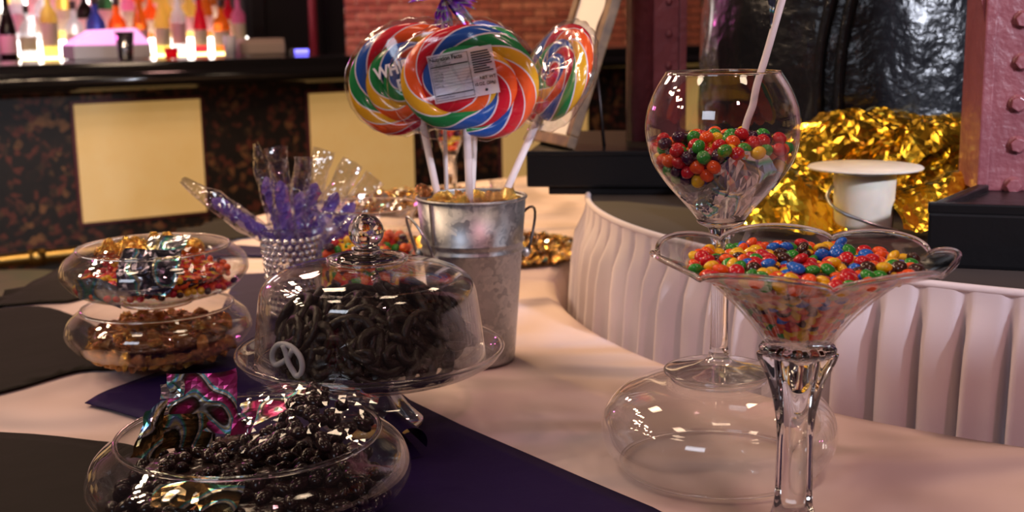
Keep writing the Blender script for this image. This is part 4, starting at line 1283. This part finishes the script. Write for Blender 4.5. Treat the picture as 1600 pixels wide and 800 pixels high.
def lollipop(p0, p1, facing, label, me=None, roll=0.0, R=1.0):
    """p0: lower end of the stick, p1: where the stick meets the disc, facing: direction the face looks"""
    p0, p1 = Vector(p0), Vector(p1); up = (p1 - p0).normalized(); ln = (p1 - p0).length
    fc = Vector(facing); fc = (fc - up * fc.dot(up)).normalized()
    y = -fc; x = y.cross(up).normalized()
    t = thing('lollipop', label, 'lollipop', group='giant swirl lollipops')
    t.matrix_world = Matrix(((x.x, y.x, up.x, p0.x), (x.y, y.y, up.y, p0.y), (x.z, y.z, up.z, p0.z), (0, 0, 0, 1)))
    link('stick', tube('stick', [(0, 0, 0), (0, 0, ln * 0.5), (0, 0, ln + 0.02)], 0.0042, 12), 'stick_white', t)
    c = ln + 0.0735 * 0.80 * 0.90 * R
    d = link('candy_disc', me or SW, parent=t, loc=(0, 0, c)); d.scale = (R, R, R); d.rotation_euler = (0, roll, 0)
    q = link('wrapper', WRAP, parent=t, loc=(0, 0, c)); q.scale = (R, R, R)
    link('wrapper_gather', GATH, parent=t, loc=(0, 0, ln))
    return t, c


zr = 0.14
front, cf = lollipop((-0.0445, 1.325, zr), (-0.0465, 1.318, 0.2575), (-0.05, -1, 0.02), 'rainbow swirl lollipop in front with a nutrition label', R=1.12)
left, cl = lollipop((-0.075, 1.375, zr), (-0.098, 1.385, 0.262), (-0.30, -1, 0.05), 'rainbow swirl lollipop leaning left behind the labelled one', SW2, R=1.12)
right, crr = lollipop((-0.030, 1.36, zr), (0.0290, 1.362, 0.268), (-1.0, -0.42, 0.45), 'rainbow swirl lollipop turned edge-on, leaning right out of the bucket', SW2, R=1.1)
back, cb = lollipop((-0.048, 1.395, zr), (-0.040, 1.435, 0.294), (0.25, -1, 0.1), 'orange and yellow swirl lollipop mostly hidden behind the others', SW, R=0.86)

# sticker on the front pop
lab = link('nutrition_label', crumple('nutrition_label', 10, 7, lambda u, w_: Vector((-0.035 + 0.07 * u, 0, -0.0255 + 0.051 * w_)), 0.0004, 40, 2, True), None, front, (0.000, -0.0150, cf + 0.011), (0, math.radians(-9), 0))
m, nt, out = nodes_of('clear_sticker')
p = N(nt, 'BsdfPrincipled'); p.inputs['Base Color'].default_value = (0.72, 0.70, 0.78, 1); p.inputs['Roughness'].default_value = 0.3
tr = N(nt, 'BsdfTransparent'); mx = N(nt, 'MixShader'); mx.inputs[0].default_value = 0.62
L(nt, tr, 0, mx, 1); L(nt, p, 0, mx, 2); L(nt, mx, 0, out, 0)
lab.data.materials.append(m)


def bar_part(x0, x1, z0, z1, nm='printed_line', par=lab, mat='ink', y=-0.0009):
    return link(nm, box(nm, x0, x1, y - 0.0001, y, z0, z1), mat, par)


# facts box
bx0, bx1, bz0, bz1 = -0.0335, 0.0085, -0.0235, 0.0235
for a in ((bx0, bx1, bz1 - 0.0004, bz1), (bx0, bx1, bz0, bz0 + 0.0004), (bx0, bx0 + 0.0004, bz0, bz1), (bx1 - 0.0004, bx1, bz0, bz1)):
    bar_part(*a)
text('printed_text', 'Nutrition Facts', 0.0062, 'ink', lab, (bx0 + 0.0010, -0.0010, 0.0182), bold=0.00012, sx=0.92)
bar_part(bx0 + 0.001, bx1 - 0.001, 0.0120, 0.0131)
bar_part(bx0 + 0.001, bx1 - 0.001, -0.0182, -0.0172)
rnd = random.Random(5)
for k, tx in enumerate(['Serving Size 1 pop', 'Servings Per Container', 'Amount Per Serving', 'Calories', 'Total Fat 0g', 'Sodium 0mg', 'Total Carb', 'Sugars', 'Protein 0g', 'Percent Daily Values']):
    z = [0.0160, 0.0138, 0.0096, 0.0070, 0.0038, 0.0008, -0.0024, -0.0056, -0.0088, -0.0212][k]
    text('printed_text', tx, 0.0023, 'ink', lab, (bx0 + 0.0012, -0.0010, z))
    if 2 < k < 9: bar_part(bx0 + 0.001, bx1 - 0.001, z - 0.0007, z - 0.0005)
# dark block of fine print and net weight
for k in range(9):
    bar_part(0.0118, 0.030 + rnd.uniform(-0.004, 0.003), 0.0215 - k * 0.0026 - 0.0014, 0.0215 - k * 0.0026)
text('printed_text', 'NET WT', 0.0046, 'ink', lab, (0.0165, -0.0010, -0.0085), bold=0.00006)
text('printed_text', '10 OZ. (284g)', 0.0046, 'ink', lab, (0.0098, -0.0010, -0.0145), bold=0.00006, sx=0.86)
link('printed_mark', tube('printed_mark', [(0.0215, -0.0008, -0.020), (0.0215, -0.0011, -0.020)], 0.0016, 12), 'ink', lab)
# logo on the left pop
text('printed_logo', 'WHIRLY', 0.0185, 'logo_white', left, (-0.038, -0.0150, cl + 0.006), rot=(PI/2, math.radians(-4), 0), bold=0.0006, sx=0.9)
text('printed_logo', 'POP', 0.0185, 'logo_white', left, (-0.014, -0.0150, cl - 0.012), rot=(PI/2, math.radians(-4), 0), bold=0.0006, sx=0.95)

# purple and silver tinsel pom standing behind the lollipops
tp = thing('tinsel_pom', 'purple and silver foil tinsel pom behind the lollipops', 'decoration', (-0.075, 1.40, 0.14))
link('stick', tube('stick', [(0.0, 0, 0), (-0.001, 0.035, 0.26)], 0.0025, 8), 'stick_white', tp)
rnd = random.Random(9)
bm = bmesh.new()
for k in range(60):
    d = Vector((rnd.gauss(0, 1), rnd.gauss(0, 0.6), rnd.gauss(0.2, 0.8))).normalized(); q = d.orthogonal().normalized()
    l_ = rnd.uniform(0.03, 0.055); c0 = Vector((0.0, 0.035, 0.272))
    P4 = [c0, c0 + d * l_ * 0.5 + q * 0.006, c0 + d * l_ + Vector((0, 0, -0.006)), c0 + d * l_ * 0.5 - q * 0.006]
    vs = [bm.verts.new(x) for x in P4]; fc = bm.faces.new(vs); fc.material_index = k % 3 == 0
me = bpy.data.meshes.new('tinsel'); bm.to_mesh(me); bm.free(); me.materials.append(MATS['holo_purple']); me.materials.append(MATS['holo_silver'])
link('tinsel', me, parent=tp, kind='stuff')

# ---- rock candy tumbler
QX, QY = -0.287, 1.56
rt = thing('rock_candy_tumbler', 'beaded clear glass tumbler holding purple rock candy sticks', 'tumbler', (QX, QY, 0.003))
TO = [(0.026, 0), (0.028, 0.002), (0.0315, 0.05), (0.036, 0.10), (0.0385, 0.122)]
link('tumbler_wall', lathe('tumbler_wall', vessel_prof(TO, 0.002, 0.006), 64), 'glass_wall_thick', rt)
add_rim(rt, 0.0378, 0.122, 0.0016)
hob = ellipsoid('hob', 0.0042, 0.0042, 0.0042, 8, 6); with_mat(hob, 'glass_bead') if 'glass_bead' in MATS else None
pm('glass_bead', (0.82, 0.78, 0.82), rough=0.12, metal=0.75, coat=0.6)
hob.materials.clear(); hob.materials.append(MATS['glass_bead'])
RT_ = prof_R(TO, 0)
for j in range(13):
    z = 0.008 + j * 0.0083; r = float(RT_(z)) + 0.0004; nb = 24
    for i in range(nb):
        a = 2 * PI * (i + 0.5 * (j % 2)) / nb
        if math.sin(a) < 0.62:
            link('glass_bead', hob, parent=rt, loc=(r * math.cos(a), r * math.sin(a), z))


def rock_mesh(name, ln, seed):
    n = 26; seg = 12; v = []; f = []
    for j in range(n + 1):
        t = j / n; R = 0.0088 * min(1, (t * 7) ** 0.5, ((1 - t) * 9 + 0.02) ** 0.5)
        for i in range(seg):
            a = 2 * PI * i / seg
            k = 1 + 0.35 * noise.noise(Vector((math.cos(a) * 2.6 + seed, math.sin(a) * 2.6, t * 22)))
            v.append((R * k * math.cos(a), R * k * math.sin(a), ln * t))
    for j in range(n):
        for i in range(seg):
            f.append((j * seg + i, j * seg + (i + 1) % seg, (j + 1) * seg + (i + 1) % seg, (j + 1) * seg + i))
    f.append(tuple(reversed(range(seg)))); f.append(tuple(range(n * seg, n * seg + seg)))
    return with_mat(mesh(name, v, f, False), 'rock_candy')


def wrap_mesh(name, ln, seed):
    n = 18; seg = 14; v = []; f = []
    for j in range(n + 1):
        t = j / n
        R = 0.0115 + 0.0025 * math.sin(t * PI) if t < 0.7 else 0.0125 + 0.002 * (t - 0.7) / 0.3
        flat = 1 - 0.75 * max(0, (t - 0.72) / 0.28)
        for i in range(seg):
            a = 2 * PI * i / seg
            q = Vector((math.cos(a) * 2 + seed, math.sin(a) * 2, t * 7))
            k = 1 + 0.30 * noise.noise(q)
            v.append((R * k * math.cos(a) * (1 + 0.1 * (1 - flat)), R * k * math.sin(a) * flat, ln * t + 0.004 * noise.noise(q * 2) * (t > 0.9)))
    for j in range(n):
        for i in range(seg):
            f.append((j * seg + i, j * seg + (i + 1) % seg, (j + 1) * seg + (i + 1) % seg, (j + 1) * seg + i))
    return with_mat(mesh(name, v, f, False), 'cellophane_bright')


rk = [rock_mesh('rock_candy', 0.100, i * 3.3) for i in range(3)]
wp = [wrap_mesh('wrapper', 0.140, i * 2.7) for i in range(3)]
stk = with_mat(tube('stick', [(0, 0, -0.02), (0, 0, 0.09)], 0.0022, 8), 'wood_stick')
where = ['bent farthest left', 'standing tall at the left', 'standing tall in the front middle', 'leaning slightly right behind', 'rising at the back right', 'leaning right with a broad wrapper', 'lowest, leaning far right', 'short, between the tall ones']
dirs = [(-0.72, -0.1, 0.55, 0.075), (-0.24, 0.0, 1.0, 0.060), (-0.05, -0.15, 1.0, 0.055), (0.28, 0.1, 1.0, 0.048), (0.50, 0.15, 0.9, 0.042), (0.72, 0.2, 0.85, 0.036), (0.85, -0.05, 0.75, 0.030), (0.12, 0.05, 1.0, 0.030)]
for k, (dx, dy, dz, up) in enumerate(dirs):
    d = Vector((dx, dy, dz)).normalized()
    base = Vector((QX + 0.021 * (dx / 0.9), QY + 0.016 * (dy / 0.2) * 0.7, 0.003 + 0.045 + up * 0.75))
    t = thing('rock_candy_stick', f'purple rock candy stick in clear wrapper, {where[k]}', 'candy', group='rock candy sticks in the beaded tumbler')
    rot = d.to_track_quat('Z', 'Y').to_matrix().to_4x4()
    t.matrix_world = Matrix.Translation(base) @ rot @ Matrix.Rotation(k * 0.3, 4, 'Z')
    link('rock_candy', rk[k % 3], parent=t); link('wrapper', wp[k % 3], parent=t, loc=(0, 0, 0.004)); link('stick', stk, parent=t)

# ---- hurricane vase of fruit candies
VX, VY = -0.185, 1.53
hv = thing('hurricane_vase', 'flared clear glass vase of mixed candies behind the cake dome', 'vase', (VX, VY, 0.003))
HO = [(0.048, 0), (0.050, 0.002), (0.062, 0.03), (0.068, 0.06), (0.066, 0.085), (0.0585, 0.112), (0.0575, 0.124), (0.064, 0.142), (0.0695, 0.152)]
link('vase_wall', lathe('vase_wall', vessel_prof(HO, 0.002, 0.005), 80), 'glass_wall', hv)
add_rim(hv, 0.0687, 0.152, 0.0016)
sk6 = {k: with_mat(ellipsoid('fruit_candy', 0.0062, 0.0062, 0.0050, 14, 9), 'candy_' + k) for k in ('red', 'orange', 'yellow', 'green', 'purple')}
skl = [(k, sk6[k]) for k in ('red', 'orange', 'orange', 'yellow', 'yellow', 'green', 'purple')]
R_h = prof_R(HO, 0.002)
P = pack(170, 0.0060, 0.82, R_h, 0.078, 0.14, 41, core=(0.104, 0.020), iters=110)
core('candy_heap', [(0, 0.007), (0.046, 0.007), (0.058, 0.03), (0.062, 0.056), (0.060, 0.076), (0.040, 0.082), (0.038, 0.107), (0, 0.109)], 'mass_fruit', (VX, VY, 0.003), 'inner heap of mixed fruit candies in the flared vase')
sweets(P, skl, 'fruit_candy', 'fruit candies in the flared vase', lambda k: f'{k} fruit candy in the flared glass vase', (VX, VY, 0.003), 8, 0.5, keep=90, stuff_label='lower fruit candies in the flared vase')

# ---- gold coins dish and glittering mats farther along the table
gd = thing('gold_platter', 'round platter of gold foil coins behind the flared vase', 'platter', (-0.225, 2.02, 0.004))
link('plate', lathe('plate', cr([(0, 0), (0.06, 0.0), (0.10, 0.008), (0.102, 0.010), (0.098, 0.010), (0.06, 0.003), (0, 0.003)], 3), 48), 'brass', gd)
rnd = random.Random(15)
coin = with_mat(lathe('gold_coin', [(0, 0), (0.013, 0), (0.0145, 0.001), (0.0145, 0.003), (0.013, 0.004), (0, 0.0035)], 18), 'bright_gold_wrap')
for k in range(46):
    a = rnd.uniform(0, 2 * PI); r = 0.078 * math.sqrt(rnd.random())
    link('gold_coin', coin, loc=(-0.225 + r * math.cos(a), 2.02 + r * math.sin(a), 0.012 + 0.026 * (1 - r / 0.08) * rnd.random() + 0.003), rot=(rnd.gauss(0, .3), rnd.gauss(0, .3), 0), label='gold foil chocolate coin heaped on the round platter', cat='candy', group='gold coins on the platter')


def glitter(x, y, rx, ry, seed, label):
    rnd = random.Random(seed); bm = bmesh.new()
    for k in range(1500):
        a = rnd.uniform(0, 2 * PI); r = math.sqrt(rnd.random()); px, py = rx * r * math.cos(a), ry * r * math.sin(a)
        s = rnd.uniform(0.002, 0.0045); e = Euler((rnd.gauss(0, .45), rnd.gauss(0, .45), rnd.uniform(0, 6))).to_matrix()
        vs = [bm.verts.new(Vector((px, py, rnd.uniform(0.004, 0.011))) + e @ Vector(c)) for c in ((-s, -s, 0), (s, -s, 0), (s, s, 0), (-s, s, 0))]
        f_ = bm.faces.new(vs); f_.material_index = rnd.choice([0, 0, 1, 2])
    me = bpy.data.meshes.new('sequins'); bm.to_mesh(me); bm.free()
    for m_ in ('gold_wrap', 'bright_gold_wrap', 'holo_silver'): me.materials.append(MATS[m_])
    t = thing('sequin_mat', label, 'mat', (x, y, 0.002))
    link('backing', lathe('backing', [(0, 0), (1, 0), (1, 0.002), (0, 0.002)], 48), 'mass_gold', t); t.children[-1].scale = (rx, ry, 1)
    link('sequins', me, parent=t, kind='stuff')


glitter(0.005, 2.02, 0.115, 0.15, 3, 'glittering gold sequin mat on the table behind the bucket')
glitter(-0.17, 2.62, 0.19, 0.2, 4, 'glittering sequin mat far along the table behind the flared vase')

# ---- tall sundae glass behind the lollipops
zx, zy = -0.105, 2.12
sg = thing('sundae_glass', 'tall fluted sundae glass of fruit candies behind the lollipop sticks', 'glass', (zx, zy, 0.003))
GO = [(0.012, 0.155), (0.016, 0.165), (0.022, 0.182), (0.024, 0.2), (0.03, 0.23), (0.045, 0.26)]
link('glass_wall', lathe('glass_wall', vessel_prof(GO, 0.002, 0.160), 48), 'glass_wall', sg)
link('stem', lathe('stem', [(0, 0), (0.040, 0), (0.042, 0.003), (0.02, 0.012), (0.0115, 0.04), (0.0095, 0.1), (0.0125, 0.154), (0, 0.155)], 48, fn=lambda r, z, a: (r * (1 + 0.06 * math.cos(10 * a)), z)), 'glass_solid', sg)
P = pack(70, 0.0065, 0.82, prof_R(GO, 0.002), 0.162, 0.24, 51, iters=100)
sweets(P, skl, 'fruit_candy', 'fruit candies in the sundae glass', lambda k: f'{k} fruit candy in the tall sundae glass', (zx, zy, 0.003), 18, 0.5, keep=28, stuff_label='lower fruit candies in the sundae glass')
t = thing('votive_cup', 'small clear votive cup on the far table by the plinth', 'cup', (-0.02, 2.62, 0.003))
link('cup', lathe('cup', [(0, 0), (0.022, 0), (0.028, 0.045), (0.026, 0.045), (0.02, 0.006), (0, 0.006)], 24), 'glass_wall_thick', t)

# ---- inverted bowl and snifter
NX, NY = 0.1745, 1.0
ib = thing('upturned_bowl', 'empty clear glass bowl turned upside down as a riser', 'bowl', (NX, NY, 0.002))
IO = [(0.0840, 0.0), (0.0875, 0.004), (0.0965, 0.016), (0.1005, 0.030), (0.0970, 0.047), (0.084, 0.062), (0.062, 0.0725), (0.042, 0.0765)]
o = cr(IO, 6)
prof = o + [(0, 0.0775), (0, 0.0750)] + [(max(r - 0.0024, 0), z - 0.0016 if z > 0.05 else z) for r, z in reversed(o)] + [o[0]]
link('bowl_wall', lathe('bowl_wall', prof, 110), 'glass_wall', ib)
link('rim', ring('rim', 0.0828, 0.0015, 100, 8), 'glass_solid', ib, (0, 0, 0.0015))
link('foot', ring('foot', 0.039, 0.0022, 72, 8), 'glass_solid', ib, (0, 0, 0.0772))

SZ = 0.0820
sn = thing('snifter_glass', 'large stemmed snifter glass half full of fruit candies', 'glass', (NX, NY, SZ))
# foot
link('foot', lathe('foot', cr([(0.0445, 0.0016), (0.0462, 0.003), (0.0445, 0.0045), (0.03, 0.0075), (0.013, 0.012), (0.0075, 0.018)], 5) + [(0, 0.018), (0, 0.006), (0.02, 0.003), (0.0445, 0.0016)], 80), 'glass_foot', sn)
link('foot_rim', ring('foot_rim', 0.0452, 0.0015, 80, 8), 'glass_solid', sn, (0, 0, 0.003))
link('stem', lathe('stem', cr([(0.0090, 0.018), (0.0076, 0.03), (0.0076, 0.09), (0.0086, 0.118), (0.0125, 0.131)], 5) + [(0, 0.131), (0, 0.018)], 32), 'glass_solid', sn)
GL = [(0.0195, 0.131), (0.0205, 0.1345), (0.030, 0.146), (0.046, 0.164), (0.0580, 0.183), (0.0632, 0.205), (0.0615, 0.224), (0.0550, 0.241), (0.0468, 0.2545)]
link('globe', lathe('globe', vessel_prof(GL, 0.0015, 0.1375), 96), 'glass_wall', sn)
add_rim(sn, 0.0461, 0.2545, 0.0010)
link('globe_base', lathe('globe_base', cr([(0.0128, 0.1275), (0.019, 0.1305), (0.0205, 0.134), (0.018, 0.1375)], 4) + [(0, 0.1375), (0, 0.128)], 48), 'glass_solid', sn)
R_g = prof_R(GL, 0.0015)
P = pack(270, 0.0058, 0.84, R_g, 0.166, 0.235, 61, iters=140, floor=lambda r: 0.164 + 0.018 * np.clip(1 - (r / 0.045) ** 2, 0, 1) )
sk5 = {k: with_mat(ellipsoid('fruit_candy', 0.0060, 0.0060, 0.0050, 16, 10), 'candy_' + k) for k in ('red', 'orange', 'yellow', 'green', 'purple')}
skl5 = [(k, sk5[k]) for k in ('red', 'orange', 'yellow', 'green', 'purple')]
# leave out candies where the foil rises on the front right
P = np.array([p for p in P if not (p[2] < 0.190 and p[0] > -0.012 and p[1] < 0.0)])
sweets(P, skl5, 'fruit_candy', 'fruit candies in the snifter glass', lambda k: f'{k} fruit candy in the stemmed snifter glass', (NX, NY, SZ), 9, 0.5, keep=185, stuff_label='hidden fruit candies in the snifter', score=lambda i: P[i][1] - 0.6 * P[i][2])


def foil_liner(name, a0, a1, z0, z1f, k, amp, seed, mat, label):
    def fn(u, w_):
        a = math.radians(a0 + (a1 - a0) * u); z = z0 + (z1f(u) - z0) * w_
        r = float(R_g(z)) * k
        return Vector((NX + r * math.cos(a), NY + r * math.sin(a), SZ + z))
    me = crumple(name, 26, 14, fn, amp * 1.5, 55, seed)
    return link(name, me, mat, label=label, cat='foil')


foil_liner('holo_foil', 175, 262, 0.139, lambda u: 0.163 + 0.004 * math.sin(u * 9), 0.90, 0.005, 2, 'holo_silver', 'silver holographic foil lining the left of the snifter bowl')
foil_liner('holo_foil', 245, 335, 0.139, lambda u: 0.170 + 0.024 * math.sin(PI * (0.1 + 0.9 * u)) ** 2, 0.90, 0.005, 5, 'holo_silver', 'crumpled silver foil peak at the front of the snifter bowl')
foil_liner('holo_foil', 320, 535, 0.139, lambda u: 0.170 + 0.010 * math.sin(PI * u), 0.88, 0.005, 7, 'holo_dark', 'dark silvery foil lining the back of the snifter bowl')
link('foil_wad', crumple('foil_wad', 30, 16, lambda u, w_: Vector((NX + 0.7 * float(R_g(0.138 + 0.036 * w_)) * math.cos(u * 2 * PI), NY + 0.7 * float(R_g(0.138 + 0.036 * w_)) * math.sin(u * 2 * PI), SZ + 0.140 + 0.032 * w_)), 0.003, 60, 8), 'holo_silver', label='wad of silver foil under the candies in the snifter', cat='foil')

# bent white lollipop stick rising out of the snifter, its disc above
st = thing('lollipop', 'white bent lollipop stick rising from the snifter candies', 'lollipop')
sp_ = [(0.1890, 0.995, 0.272), (0.1915, 0.995, 0.2861), (0.1934, 0.995, 0.2965), (0.1979, 0.995, 0.3094), (0.1997, 0.995, 0.3197), (0.2016, 0.995, 0.3285), (0.2074, 0.995, 0.3478), (0.2136, 0.995, 0.3706), (0.2197, 0.995, 0.3932), (0.2300, 0.995, 0.430)]
link('stick', tube('stick', cr(sp_, 5), 0.0030, 10), 'stick_white', st)
dq = link('candy_disc', SW, parent=st, loc=(0.2425, 0.995, 0.477)); dq.rotation_euler = (0, 0.24, 0.6); dq.scale = (0.8, 0.8, 0.8)
dq = link('wrapper', WRAP, parent=st, loc=(0.2425, 0.995, 0.477)); dq.rotation_euler = (0, 0.24, 0.6); dq.scale = (0.8, 0.8, 0.8)
link('torn_wrapper', crumple('torn_wrapper', 5, 8, lambda u, w_: Vector((0.2075 + 0.011 * u * (1 - 0.8 * w_) + 0.002 * w_, 0.992 - 0.002 * u, 0.405 - 0.036 * w_ + 0.012 * u)), 0.002, 60, 3), 'holo_dark', st)

# ---- flower-rimmed dish of candy-coated chocolates
MX, MY = 0.1955, 0.81
fd = thing('pedestal_dish', 'tall ribbed glass pedestal dish with flower-shaped rim', 'dish', (MX, MY, 0.0045))
FOb = [(0.0200, 0.1545), (0.0235, 0.157), (0.0290, 0.165), (0.0380, 0.1765), (0.0510, 0.190), (0.0660, 0.201), (0.0820, 0.209), (0.0930, 0.2135), (0.1000, 0.2165)]


def flower(r, z, a):
    k = max(0.0, (r - 0.070) / 0.030)
    pet = abs(math.cos(3.5 * (a + 0.25))) ** 0.55
    rr = r * (1 + k * (0.055 * pet - 0.035))
    zz = z + k * (0.0085 * pet - 0.0055)
    rib = min(1.0, max(0.0, 1.6 - abs(r - 0.036) / 0.020))
    rr *= 1 + 0.042 * rib * abs(math.cos(13 * a)) ** 0.7
    return rr, zz


link('dish_bowl', lathe('dish_bowl', vessel_prof(FOb, 0.0030, 0.1595), 240, fn=flower), 'glass_wall_thick', fd)
link('petal_rim', ring('petal_rim', 0.0992, 0.0020, 240, 8, fn=lambda r, z, a: (flower(r, 0.2168, a)[0], flower(r, 0.2168, a)[1] + z)), 'glass_solid', fd)


def legs(r, z, a):
    # stem splits into four flutes that spread towards the bowl
    k = max(0.0, min(1.0, (z - 0.085) / 0.06))
    return r * (1 + (0.07 + 0.17 * k) * math.cos(4 * a + 0.6)), z


link('stem', lathe('stem', cr([(0.050, 0.0), (0.052, 0.002), (0.046, 0.007), (0.024, 0.018), (0.0135, 0.034), (0.0120, 0.06), (0.0118, 0.09), (0.0126, 0.105), (0.0160, 0.125), (0.0212, 0.141), (0.0225, 0.147)], 5)[0:] + [(0, 0.147), (0, 0.0), (0.050, 0.0)], 96, fn=legs), 'glass_solid', fd)
link('collar', lathe('collar', cr([(0.0225, 0.1465), (0.0250, 0.1485), (0.0250, 0.152), (0.0215, 0.1550)], 4) + [(0, 0.155), (0, 0.1465), (0.0225, 0.1465)], 72, fn=lambda r, z, a: (r * (1 + 0.04 * math.cos(24 * a)), z)), 'glass_solid', fd)
bead = [(k, with_mat(ellipsoid('candy_chocolate', 0.0053, 0.0053, 0.0034, 16, 10), 'candy_' + k)) for k in ('red', 'orange', 'green', 'brown', 'yellow', 'blue')]
bead += [bead[1], bead[0], bead[4]]
FIN = [(max(r - 0.0035, 0.001) * (0.985 if r > 0.03 else 0.95), z) for r, z in FOb]
R_f = prof_R(FIN, 0.0)
P = pack(700, 0.0050, 0.64, R_f, 0.161, 0.228, 71, core=(0.2075, 0.0135), iters=130)
core('candy_heap', [(0, 0.163), (0.010, 0.163), (0.018, 0.171), (0.032, 0.185), (0.048, 0.197), (0.062, 0.2055), (0, 0.2085)], 'mass_mixed', (MX, MY, 0.0045), 'inner heap of candy-coated chocolates in the flower-rimmed dish')
sweets(P, bead, 'candy_chocolate', 'candy-coated chocolates in the flower-rimmed dish', lambda k: f'{k} candy-coated chocolate in the flower-rimmed dish', (MX, MY, 0.0045), 10, 0.42,
       stuff_label='lower candy-coated chocolates in the flower-rimmed dish')
